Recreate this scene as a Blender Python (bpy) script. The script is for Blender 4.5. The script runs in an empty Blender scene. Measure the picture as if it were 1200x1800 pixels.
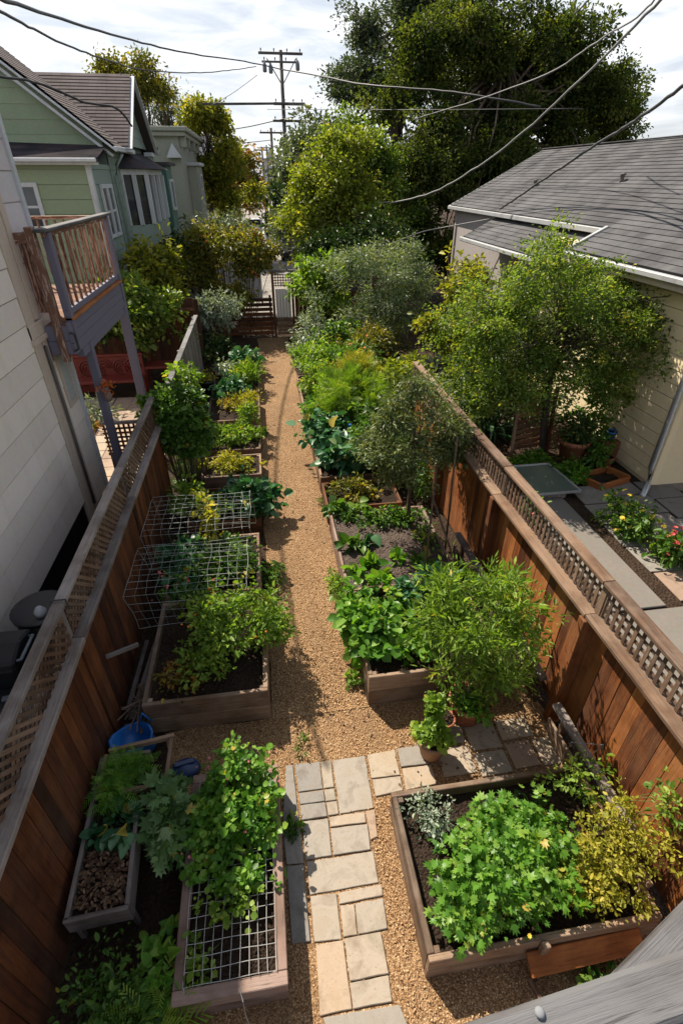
import bpy, math, random
import numpy as np
from mathutils import Vector, Matrix

random.seed(7)
RNG = np.random.default_rng(11)
SC = bpy.context.scene
COL = SC.collection

# ------------------------------------------------------------------ camera geometry
CAMH = 5.2
FPX = 889.0
PITCH = math.atan(590 / 889)
YAW = math.radians(8.4)
FW = np.array([math.sin(YAW) * math.cos(PITCH), math.cos(YAW) * math.cos(PITCH), -math.sin(PITCH)])
RT = np.array([math.cos(YAW), -math.sin(YAW), 0.0])
UP = np.cross(RT, FW)


def ray(x, y):
    return FW + RT * (x - 600) / FPX + UP * (900 - y) / FPX


def G(x, y, z=0.0):
    d = ray(x, y); t = (z - CAMH) / d[2]
    return Vector((d[0] * t, d[1] * t, z))


def A(x, y, Y):
    d = ray(x, y); t = Y / d[1]
    return Vector((d[0] * t, Y, CAMH + d[2] * t))


# ------------------------------------------------------------------ bookkeeping
def tag(o, label=None, cat=None, group=None, kind=None):
    if label: o['label'] = label
    if cat: o['category'] = cat
    if group: o['group'] = group
    if kind: o['kind'] = kind
    return o


def empty(name, loc, label, cat, group=None):
    o = bpy.data.objects.new(name, None)
    o.empty_display_size = .2
    o.location = loc
    COL.objects.link(o)
    return tag(o, label, cat, group)


def adopt(o, parent):
    if parent is not None:
        o.parent = parent
        p = Vector((0, 0, 0)); q = parent
        while q is not None:
            p += q.location; q = q.parent
        if parent.type == 'EMPTY':
            o.matrix_parent_inverse = Matrix.Translation(p).inverted()
    return o


# ------------------------------------------------------------------ materials
def nmat(name):
    m = bpy.data.materials.new(name); m.use_nodes = True
    nt = m.node_tree
    for n in list(nt.nodes): nt.nodes.remove(n)
    out = nt.nodes.new('ShaderNodeOutputMaterial')
    return m, nt, out


def N(nt, t, **k):
    n = nt.nodes.new(t)
    for a, v in k.items():
        if a.startswith('i_'):
            key = a[2:].replace('_', ' ')
            n.inputs[key].default_value = v
        else:
            setattr(n, a, v)
    return n


def L(nt, a, b): nt.links.new(a, b)


def ramp(nt, stops, fac, interp='LINEAR'):
    r = nt.nodes.new('ShaderNodeValToRGB')
    r.color_ramp.interpolation = interp
    e = r.color_ramp.elements
    while len(e) > 1: e.remove(e[-1])
    e[0].position = stops[0][0]; e[0].color = (*stops[0][1], 1)
    for p, c in stops[1:]:
        q = e.new(p); q.color = (*c, 1)
    L(nt, fac, r.inputs['Fac'])
    return r.outputs['Color']


def noise(nt, vec, scale, detail=4, rough=.55, dist=0.0):
    n = N(nt, 'ShaderNodeTexNoise')
    n.inputs['Scale'].default_value = scale
    n.inputs['Detail'].default_value = detail
    n.inputs['Roughness'].default_value = rough
    n.inputs['Distortion'].default_value = dist
    if vec is not None: L(nt, vec, n.inputs['Vector'])
    return n


def mixc(nt, fac, a, b, mode='MIX'):
    m = nt.nodes.new('ShaderNodeMix'); m.data_type = 'RGBA'; m.blend_type = mode
    for sock, v in ((m.inputs[0], fac), (m.inputs[6], a), (m.inputs[7], b)):
        if hasattr(v, 'type') and hasattr(v, 'is_linked'): L(nt, v, sock)
        elif isinstance(v, (int, float)): sock.default_value = v
        else: sock.default_value = (*v, 1)
    return m.outputs[2]


def bump(nt, h, strength, dist=.01, nrm=None):
    b = N(nt, 'ShaderNodeBump'); b.inputs['Strength'].default_value = strength
    b.inputs['Distance'].default_value = dist
    L(nt, h, b.inputs['Height'])
    if nrm is not None: L(nt, nrm, b.inputs['Normal'])
    return b.outputs['Normal']


def principled(nt, out, col, rough=.6, nrm=None, metal=0.0, spec=.5):
    p = N(nt, 'ShaderNodeBsdfPrincipled')
    if hasattr(col, 'is_linked'): L(nt, col, p.inputs['Base Color'])
    else: p.inputs['Base Color'].default_value = (*col, 1)
    if hasattr(rough, 'is_linked'): L(nt, rough, p.inputs['Roughness'])
    else: p.inputs['Roughness'].default_value = rough
    p.inputs['Metallic'].default_value = metal
    p.inputs['Specular IOR Level'].default_value = spec
    if nrm is not None: L(nt, nrm, p.inputs['Normal'])
    if out is not None: L(nt, p.outputs[0], out.inputs[0])
    return p


def math_(nt, op, a, b=None, clamp=False):
    m = N(nt, 'ShaderNodeMath', operation=op, use_clamp=clamp)
    for i, v in enumerate((a, b)):
        if v is None: continue
        if hasattr(v, 'is_linked'): L(nt, v, m.inputs[i])
        else: m.inputs[i].default_value = v
    return m.outputs[0]


def wood(name, c_dark, c_mid, c_light, grey=(.3, .26, .22), greyamt=.4, rough=.75, knots=True):
    m, nt, out = nmat(name)
    uv = N(nt, 'ShaderNodeUVMap').outputs[0]
    mp = N(nt, 'ShaderNodeMapping'); mp.inputs['Scale'].default_value = (1.6, 26, 1); L(nt, uv, mp.inputs[0])
    grain = noise(nt, mp.outputs[0], 1.0, 7, .65, .6)
    tint = N(nt, 'ShaderNodeAttribute', attribute_name='tint').outputs['Fac']
    f = math_(nt, 'ADD', math_(nt, 'MULTIPLY', grain.outputs['Fac'], .72), math_(nt, 'MULTIPLY', math_(nt, 'SUBTRACT', tint, .3), .5), True)
    base = ramp(nt, [(.22, c_dark), (.5, c_mid), (.82, c_light)], f)
    big = noise(nt, uv, 2.3, 5, .6, .3)
    tc = N(nt, 'ShaderNodeTexCoord').outputs['Object']
    spl = noise(nt, tc, 1.1, 5, .65)
    gf = math_(nt, 'MULTIPLY', ramp(nt, [(.42, (0, 0, 0)), (.68, (1, 1, 1))], spl.outputs['Fac']), greyamt, True)
    mp2 = N(nt, 'ShaderNodeMapping'); mp2.inputs['Scale'].default_value = (3, 90, 1); L(nt, uv, mp2.inputs[0])
    fine = noise(nt, mp2.outputs[0], 1.0, 4, .7)
    gcol = mixc(nt, fine.outputs['Fac'], tuple(v * .55 for v in grey), tuple(min(1, v * 1.35) for v in grey))
    col = mixc(nt, gf, base, gcol)
    # dark cracks and stains
    cr = ramp(nt, [(.34, (0.25, .22, .2)), (.42, (1, 1, 1))], fine.outputs['Fac'])
    col = mixc(nt, .75, col, cr, 'MULTIPLY')
    st = ramp(nt, [(.36, (.55, .5, .46)), (.55, (1, 1, 1))], big.outputs['Fac'])
    col = mixc(nt, .8, col, st, 'MULTIPLY')
    nrm = bump(nt, fine.outputs['Fac'], .55, .006, bump(nt, grain.outputs['Fac'], .4, .01))
    principled(nt, out, col, rough, nrm, 0, .3)
    return m


def paint(name, col, rough=.55, dirt=.35, dirtcol=(.12, .1, .08), scale=1.0, bumps=.15, streak=True):
    m, nt, out = nmat(name)
    tc = N(nt, 'ShaderNodeTexCoord').outputs['Object']
    mp = N(nt, 'ShaderNodeMapping'); mp.inputs['Scale'].default_value = (2.5 * scale, 2.5 * scale, .5 * scale if streak else 2.5 * scale)
    L(nt, tc, mp.inputs[0])
    a = noise(nt, mp.outputs[0], 1.4, 7, .65)
    b = noise(nt, tc, 28 * scale, 4, .6)
    tint = N(nt, 'ShaderNodeAttribute', attribute_name='tint').outputs['Fac']
    c0 = mixc(nt, math_(nt, 'MULTIPLY', tint, .35), col, tuple(v * .72 for v in col))
    f = math_(nt, 'MULTIPLY', ramp(nt, [(.5, (0, 0, 0)), (.78, (1, 1, 1))], a.outputs['Fac']), dirt)
    c1 = mixc(nt, f, c0, dirtcol)
    c2 = mixc(nt, .22, c1, b.outputs['Color'], 'OVERLAY')
    nrm = bump(nt, b.outputs['Fac'], bumps, .004)
    principled(nt, out, c2, rough, nrm, 0, .4)
    return m


def peeling(name, col, under, amt=.5):
    m, nt, out = nmat(name)
    tc = N(nt, 'ShaderNodeTexCoord').outputs['Object']
    uv = N(nt, 'ShaderNodeUVMap').outputs[0]
    mp = N(nt, 'ShaderNodeMapping'); mp.inputs['Scale'].default_value = (3, 18, 1); L(nt, uv, mp.inputs[0])
    a = noise(nt, mp.outputs[0], 1.5, 8, .7, .5)
    mask = ramp(nt, [(amt - .04, (0, 0, 0)), (amt + .04, (1, 1, 1))], a.outputs['Fac'])
    b = noise(nt, tc, 30, 5, .6)
    u = mixc(nt, b.outputs['Fac'], tuple(v * .5 for v in under), tuple(v * 1.3 for v in under))
    c = mixc(nt, mask, col, u)
    nrm = bump(nt, mask, .4, .003)
    principled(nt, out, c, .7, nrm, 0, .3)
    return m


def leafmat(name, cd, cm, cl, rough=.42, trans=.36, tcol=None, spec=.26, old=None):
    m, nt, out = nmat(name)
    if old is None and name.startswith('leaf_') and 'silver' not in name and 'feather' not in name and 'evergreen' not in name: old = (.42, .33, .06)
    tint = N(nt, 'ShaderNodeAttribute', attribute_name='tint').outputs['Fac']
    col = ramp(nt, [(.08, cd), (.5, cm), (.86, cl), (.93, cl), (.98, old or cl)], tint)
    p = principled(nt, None, col, rough, None, 0, spec)
    t = N(nt, 'ShaderNodeBsdfTranslucent')
    tc = mixc(nt, 1.0, col, tcol or (1.45, 1.5, .45), 'MULTIPLY')
    L(nt, tc, t.inputs[0])
    mx = N(nt, 'ShaderNodeMixShader'); mx.inputs[0].default_value = trans
    L(nt, p.outputs[0], mx.inputs[1]); L(nt, t.outputs[0], mx.inputs[2])
    L(nt, mx.outputs[0], out.inputs[0])
    return m


def plain(name, col, rough=.5, metal=0.0, var=.25, scale=20, bumps=.1, spec=.5):
    m, nt, out = nmat(name)
    tc = N(nt, 'ShaderNodeTexCoord').outputs['Object']
    a = noise(nt, tc, scale, 5, .6)
    tint = N(nt, 'ShaderNodeAttribute', attribute_name='tint').outputs['Fac']
    c = mixc(nt, a.outputs['Fac'], tuple(v * (1 - var) for v in col), tuple(min(1, v * (1 + var)) for v in col))
    c = mixc(nt, math_(nt, 'MULTIPLY', tint, .5), c, tuple(v * .6 for v in col))
    principled(nt, out, c, rough, bump(nt, a.outputs['Fac'], bumps, .005), metal, spec)
    return m


def chips_mat(name, stops, scale=55, bstr=.9):
    m, nt, out = nmat(name)
    tc = N(nt, 'ShaderNodeTexCoord').outputs['Object']
    mp = N(nt, 'ShaderNodeMapping'); mp.inputs['Scale'].default_value = (1, 1, 1); L(nt, tc, mp.inputs[0])
    wob = noise(nt, tc, 30, 2)
    vec = mixc(nt, .03, mp.outputs[0], wob.outputs['Color'])
    v = N(nt, 'ShaderNodeTexVoronoi'); v.inputs['Scale'].default_value = scale; L(nt, vec, v.inputs['Vector'])
    sep = N(nt, 'ShaderNodeSeparateColor'); L(nt, v.outputs['Color'], sep.inputs[0])
    col = ramp(nt, stops, sep.outputs[0])
    edge = ramp(nt, [(.25, (1, 1, 1)), (.75, (.25, .2, .17))], v.outputs['Distance'])
    col = mixc(nt, .8, col, edge, 'MULTIPLY')
    big = noise(nt, tc, .9, 5, .6)
    col = mixc(nt, .55, col, ramp(nt, [(.3, (.45, .4, .36)), (.6, (1, 1, 1))], big.outputs['Fac']), 'MULTIPLY')
    mpw_ = N(nt, 'ShaderNodeMapping'); mpw_.inputs['Scale'].default_value = (3.2, .5, 1); L(nt, tc, mpw_.inputs[0])
    wear = noise(nt, mpw_.outputs[0], 1.3, 6, .65, .5)
    col = mixc(nt, math_(nt, 'MULTIPLY', ramp(nt, [(.46, (0, 0, 0)), (.68, (1, 1, 1))], wear.outputs['Fac']), .55), col, (.22, .14, .08))
    h = math_(nt, 'ADD', math_(nt, 'MULTIPLY', v.outputs['Distance'], -1.0), sep.outputs[1])
    principled(nt, out, col, .85, bump(nt, h, bstr, .02), 0, .2)
    return m


def soil_mat(name, c1, c2, scale=38):
    m, nt, out = nmat(name)
    tc = N(nt, 'ShaderNodeTexCoord').outputs['Object']
    a = noise(nt, tc, scale, 8, .7)
    b = noise(nt, tc, 3, 5, .6)
    v = N(nt, 'ShaderNodeTexVoronoi'); v.inputs['Scale'].default_value = scale * 1.1; L(nt, tc, v.inputs['Vector'])
    col = mixc(nt, ramp(nt, [(.3, (0, 0, 0)), (.7, (1, 1, 1))], a.outputs['Fac']), c1, c2)
    col = mixc(nt, .6, col, ramp(nt, [(.35, (.5, .46, .42)), (.6, (1, 1, 1))], b.outputs['Fac']), 'MULTIPLY')
    h = math_(nt, 'SUBTRACT', a.outputs['Fac'], v.outputs['Distance'])
    principled(nt, out, col, .92, bump(nt, h, 1.0, .03), 0, .15)
    return m


def stone_mat(name):
    m, nt, out = nmat(name)
    tc = N(nt, 'ShaderNodeTexCoord').outputs['Object']
    tint = N(nt, 'ShaderNodeAttribute', attribute_name='tint').outputs['Fac']
    base = ramp(nt, [(0, (.20, .188, .175)), (.35, (.30, .265, .225)), (.65, (.36, .295, .225)), (.85, (.37, .28, .20)), (1, (.29, .205, .155))], tint)
    a = noise(nt, tc, 5, 8, .65, .6)
    b = noise(nt, tc, 60, 4, .6)
    col = mixc(nt, .7, base, ramp(nt, [(.28, (.48, .42, .36)), (.5, (1, 1, 1)), (.62, (.9, .86, .8)), (.8, (1.0, .95, .86))], a.outputs['Fac']), 'MULTIPLY')
    mo = noise(nt, tc, 2.2, 6, .7, .8)
    col = mixc(nt, math_(nt, 'MULTIPLY', ramp(nt, [(.55, (0, 0, 0)), (.75, (1, 1, 1))], mo.outputs['Fac']), .5), col, (.12, .11, .06))
    spots = ramp(nt, [(.3, (.4, .36, .32)), (.38, (1, 1, 1))], b.outputs['Fac'])
    col = mixc(nt, .6, col, spots, 'MULTIPLY')
    nrm = bump(nt, a.outputs['Fac'], .35, .015, bump(nt, b.outputs['Fac'], .25, .004))
    principled(nt, out, col, .8, nrm, 0, .3)
    return m


def shingle_mat(name, c1, c2, c3):
    m, nt, out = nmat(name)
    uv = N(nt, 'ShaderNodeUVMap').outputs[0]
    br = N(nt, 'ShaderNodeTexBrick')
    br.inputs['Scale'].default_value = 1.0
    br.inputs['Brick Width'].default_value = .3
    br.inputs['Row Height'].default_value = .15
    br.inputs['Mortar Size'].default_value = .006
    br.inputs['Bias'].default_value = 0.0
    br.inputs['Color1'].default_value = (*c1, 1); br.inputs['Color2'].default_value = (*c2, 1)
    br.inputs['Mortar'].default_value = (*[v * .4 for v in c1], 1)
    L(nt, uv, br.inputs['Vector'])
    a = noise(nt, uv, 1.0, 6, .6)
    b = noise(nt, uv, 70, 3, .6)
    col = mixc(nt, ramp(nt, [(.4, (0, 0, 0)), (.66, (1, 1, 1))], a.outputs['Fac']), br.outputs['Color'], c3)
    dk = noise(nt, uv, .35, 7, .7, .6)
    col = mixc(nt, .75, col, ramp(nt, [(.35, (.6, .57, .55)), (.58, (1, 1, 1))], dk.outputs['Fac']), 'MULTIPLY')
    col = mixc(nt, .35, col, b.outputs['Color'], 'OVERLAY')
    principled(nt, out, col, .9, bump(nt, b.outputs['Fac'], .5, .006), 0, .25)
    return m


def glass_mat(name, col=(.02, .025, .03)):
    m, nt, out = nmat(name)
    tc = N(nt, 'ShaderNodeTexCoord').outputs['Object']
    a = noise(nt, tc, 1.5, 3)
    c = mixc(nt, a.outputs['Fac'], tuple(v * .5 for v in col), tuple(v * 1.8 for v in col))
    principled(nt, out, c, .07, bump(nt, a.outputs['Fac'], .03, .05), 0, .8)
    return m


M = {}
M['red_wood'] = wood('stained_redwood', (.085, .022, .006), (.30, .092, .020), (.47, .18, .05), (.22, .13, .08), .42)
M['dark_shaded_wood'] = wood('dark_and_shaded_redwood', (.035, .010, .004), (.11, .032, .009), (.21, .07, .02), (.1, .06, .04), .5)  # redwood darkened to paint shade onto the left fence; also used for dark fences
M['brown_wood'] = wood('dark_brown_wood', (.05, .018, .008), (.15, .055, .02), (.25, .10, .04), (.2, .14, .1), .4)
M['grey_wood'] = wood('weathered_grey_wood', (.08, .06, .052), (.19, .155, .135), (.33, .28, .25), (.30, .27, .26), .7)
M['rail_wood'] = wood('weathered_tan_wood', (.075, .038, .022), (.20, .118, .07), (.33, .22, .145), (.25, .19, .145), .55)
M['bed_wood'] = wood('raised_bed_wood', (.06, .034, .02), (.19, .115, .07), (.36, .245, .165), (.36, .29, .23), .55)
M['bed_wood_red'] = wood('reddish_bed_wood', (.10, .055, .042), (.21, .13, .10), (.31, .21, .17), (.3, .24, .21), .5)
M['orange_wood'] = wood('orange_cedar_wood', (.22, .06, .015), (.42, .15, .04), (.55, .24, .08), (.4, .22, .1), .2)
M['lattice'] = wood('lattice_wood', (.05, .026, .016), (.14, .078, .048), (.25, .16, .105), (.24, .19, .15), .5)
M['pole_wood'] = wood('utility_pole_wood', (.07, .062, .058), (.14, .125, .115), (.21, .19, .175), (.2, .185, .17), .4)
M['deck_grey'] = wood('grey_deck_rail_wood', (.05, .05, .052), (.115, .114, .118), (.20, .198, .203), (.16, .158, .162), .6)
M['bark'] = wood('bark', (.04, .03, .022), (.11, .08, .055), (.2, .15, .11), (.2, .17, .14), .4)
M['twig'] = plain('twig', (.14, .095, .062), .8)
M['greenstem'] = plain('green_stem', (.10, .14, .04), .6)
M['wire'] = plain('galvanised_wire', (.30, .32, .30), .55, .2)
M['wirewhite'] = plain('white_coated_wire', (.42, .41, .39), .5, 0.0)
M['cable'] = plain('black_cable', (.03, .032, .036), .6)
M['cablegrey'] = plain('grey_cable', (.20, .20, .20), .6)
M['cream'] = paint('cream_siding_paint', (.76, .68, .60), .6, .45, (.44, .36, .29), .6)
M['creamlav'] = paint('pale_lavender_siding_paint', (.56, .52, .52), .6, .2, (.3, .27, .26), .6)
M['creamtrim'] = paint('cream_trim_paint', (.52, .43, .35), .6, .4, (.2, .14, .1), 1.2)
M['purple'] = peeling('grey_purple_paint', (.145, .135, .18), (.3, .22, .16), .70)
M['peelbrown'] = peeling('peeling_brown_paint', (.16, .08, .052), (.44, .33, .27), .56)
M['peelwhite'] = peeling('peeling_pale_paint', (.33, .20, .15), (.13, .052, .028), .5)
M['greenwall'] = paint('sage_green_paint', (.25, .315, .20), .6, .2, (.10, .14, .08), .5)
M['greenwall2'] = paint('grey_green_paint', (.23, .29, .25), .6, .3, (.09, .13, .1), .5)
M['teal'] = paint('teal_paint', (.055, .15, .125), .6, .2, (.05, .08, .07), .5)
M['whitetrim'] = paint('white_trim_paint', (.52, .54, .56), .5, .5, (.2, .19, .18))
M['gutter'] = paint('dull_gutter_paint', (.36, .37, .38), .5, .6, (.14, .13, .12))
M['beige'] = paint('beige_stucco', (.30, .31, .255), .8, .4, (.22, .19, .15), .4)
M['foundation'] = paint('dark_red_foundation', (.05, .022, .022), .8, .3)
M['yellowwall'] = paint('yellow_siding_paint', (.80, .66, .42), .6, .25, (.45, .35, .22), .5)
M['greywall'] = paint('grey_plaster', (.40, .36, .35), .8, .45, (.2, .18, .18), .35)
M['roofgrey'] = shingle_mat('grey_shingles', (.050, .051, .056), (.088, .089, .096), (.118, .117, .123))
M['roofbrown'] = shingle_mat('brown_shingles', (.06, .048, .05), (.10, .078, .08), (.12, .095, .1))
M['roofdark'] = shingle_mat('dark_blue_shingles', (.03, .034, .045), (.05, .052, .065), (.1, .075, .08))
M['railpaint'] = wood('worn_grey_rail', (.075, .075, .079), (.115, .115, .121), (.155, .155, .162), (.14, .14, .146), .5)
M['glass'] = glass_mat('window_glass')
M['curtain'] = plain('pale_curtain', (.36, .38, .37), .9)
M['gravel'] = chips_mat('wood_chip_path', [(0, (.20, .105, .048)), (.3, (.38, .22, .105)), (.65, (.50, .31, .155)), (.9, (.60, .41, .23)), (1, (.66, .51, .33))], 88, .6)
M['soil'] = soil_mat('bed_soil', (.018, .012, .009), (.075, .05, .036))
M['soilpale'] = soil_mat('dry_bed_soil', (.06, .045, .038), (.17, .13, .108), 30)
M['ground'] = soil_mat('dark_ground', (.02, .013, .009), (.085, .055, .036), 26)
M['asphalt'] = soil_mat('pale_alley', (.24, .225, .21), (.36, .34, .32), 8)
M['concrete'] = paint('concrete', (.165, .148, .13), .85, .5, (.2, .17, .15), .6, .3, False)
M['stone'] = stone_mat('flagstone')
M['terracotta'] = plain('terracotta', (.36, .13, .065), .75, 0, .35, 14)
M['tanpot'] = plain('tan_clay', (.33, .19, .115), .8, 0, .4, 12)
M['blueplastic'] = plain('blue_plastic', (.012, .13, .42), .4, 0, .25, 9, .3)
M['bluedark'] = plain('dark_blue_plastic', (.02, .05, .14), .45, 0, .3, 9, .3)
M['blackplastic'] = plain('black_plastic', (.014, .015, .018), .45)
M['greyplastic'] = plain('grey_plastic', (.15, .17, .20), .4, 0, .2, 9)
M['clearbag'] = plain('pale_plastic_bag', (.42, .43, .46), .3, 0, .3, 18, .5)
M['redpaint'] = plain('red_paint', (.15, .018, .012), .5, 0, .4, 9)
M['brick'] = stone_mat('terrace_paving')
M['darkpot'] = plain('dark_glazed_pot', (.03, .03, .035), .35)
M['lid'] = plain('sheet_glass_lid', (.12, .15, .12), .3, 0, .3, 3)
M['metal'] = plain('pale_metal', (.5, .5, .5), .4, .5)
M['carwhite'] = plain('white_car_paint', (.72, .73, .75), .25, 0, .05)
M['cardark'] = plain('dark_car_paint', (.03, .035, .045), .25, 0, .05)
M['rubber'] = plain('rubber', (.02, .02, .02), .8)
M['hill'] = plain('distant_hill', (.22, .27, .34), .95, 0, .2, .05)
M['farwall'] = plain('distant_wall', (.46, .45, .47), .9, 0, .2, .5)
M['greystone'] = plain('grey_stone', (.22, .23, .25), .9, 0, .35, 4, .5)
# foliage
M['lf_olivelight'] = leafmat('leaf_light_olive', (.07, .11, .058), (.15, .20, .11), (.31, .35, .24), .5, .3)
M['lf_berry'] = leafmat('leaf_berry_shrub', (.05, .07, .012), (.135, .14, .022), (.27, .21, .035), .45, .35)
M['lf_young'] = leafmat('leaf_young_tree', (.05, .075, .025), (.115, .15, .05), (.25, .28, .13), .45, .3)
M['lf_spring'] = leafmat('leaf_spring_tree', (.07, .10, .012), (.17, .21, .025), (.30, .32, .05), .42, .45)
M['lf_mid'] = leafmat('leaf_mid_green', (0.0275, 0.0688, 0.0125), (0.0688, 0.1562, 0.0225), (0.1625, 0.2625, 0.0438))
M['lf_bright'] = leafmat('leaf_bright_green', (0.0438, 0.1250, 0.0150), (0.1063, 0.2500, 0.0275), (0.2375, 0.3750, 0.0625), .4, .42)
M['lf_lime'] = leafmat('leaf_lime', (.07, .14, .016), (.16, .265, .032), (.30, .40, .075), .45, .42)
M['lf_yellow'] = leafmat('leaf_yellowing', (.12, .14, .014), (.30, .29, .03), (.5, .42, .07), .5, .4)
M['lf_yellow_old'] = leafmat('leaf_old_yellow', (0.1500, 0.1400, 0.0150), (0.3400, 0.2800, 0.0300), (0.5000, 0.4200, 0.0800), .5, .4)
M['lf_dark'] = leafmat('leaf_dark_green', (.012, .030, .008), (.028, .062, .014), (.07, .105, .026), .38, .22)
M['lf_evergreen'] = leafmat('leaf_evergreen', (.015, .028, .009), (.048, .072, .018), (.15, .165, .038), .55, .45, None, .12)
M['lf_feather'] = leafmat('leaf_feathery', (.025, .040, .022), (.055, .080, .045), (.10, .125, .075), .5, .3)
M['lf_olive'] = leafmat('leaf_grey_olive', (0.0500, 0.0775, 0.0425), (0.1187, 0.1562, 0.0900), (0.2625, 0.3000, 0.2063), .45, .2)
M['lf_silver'] = leafmat('leaf_silver', (0.1000, 0.1375, 0.0938), (0.2125, 0.2625, 0.1875), (0.4125, 0.4625, 0.3750), .5, .2)
M['lf_teal'] = leafmat('leaf_blue_green', (.014, .055, .020), (.036, .125, .045), (.13, .24, .12), .38, .25, (1.2, 1.4, .6))
M['lf_squash'] = leafmat('leaf_pale_squash', (.05, .11, .03), (.11, .20, .065), (.22, .32, .14), .42, .3)
M['lf_teal_old'] = leafmat('leaf_blue_green_old', (0.0144, 0.0600, 0.0288), (0.0360, 0.1200, 0.0600), (0.1200, 0.2280, 0.1320), .38, .25, (1.1, 1.25, .7))
M['lf_rust'] = leafmat('leaf_rusty', (0.0562, 0.0750, 0.0150), (0.1625, 0.1375, 0.0250), (0.4500, 0.1875, 0.0438), .45, .35)
M['lf_tree'] = leafmat('leaf_garden_tree', (.045, .085, .016), (.12, .19, .036), (.27, .32, .07), .4, .48)
M['lf_yellowtree'] = leafmat('leaf_yellow_tree', (.07, .095, .014), (.18, .20, .022), (.40, .35, .045), .45, .4)
M['fl_red'] = leafmat('petal_red', (.45, .03, .03), (.6, .06, .06), (.7, .16, .14), .5, .2, (1, 1, 1))
M['fl_pink'] = leafmat('petal_pink', (.6, .10, .14), (.65, .18, .2), (.7, .3, .3), .5, .2, (1, 1, 1))
M['fl_yellow'] = leafmat('petal_yellow', (.6, .35, .02), (.75, .5, .03), (.8, .6, .1), .5, .2, (1, 1, 1))
M['fl_orange'] = leafmat('petal_orange', (.5, .10, .015), (.65, .2, .03), (.7, .3, .05), .5, .2, (1, 1, 1))
M['dryleaf'] = leafmat('dry_leaf', (.05, .026, .014), (.11, .06, .034), (.24, .15, .09), .7, .1, (1, 1, 1))
M['chip'] = leafmat('wood_chip', (.20, .105, .05), (.44, .265, .13), (.65, .46, .27), .8, 0.0, (1, 1, 1), .2)


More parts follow.
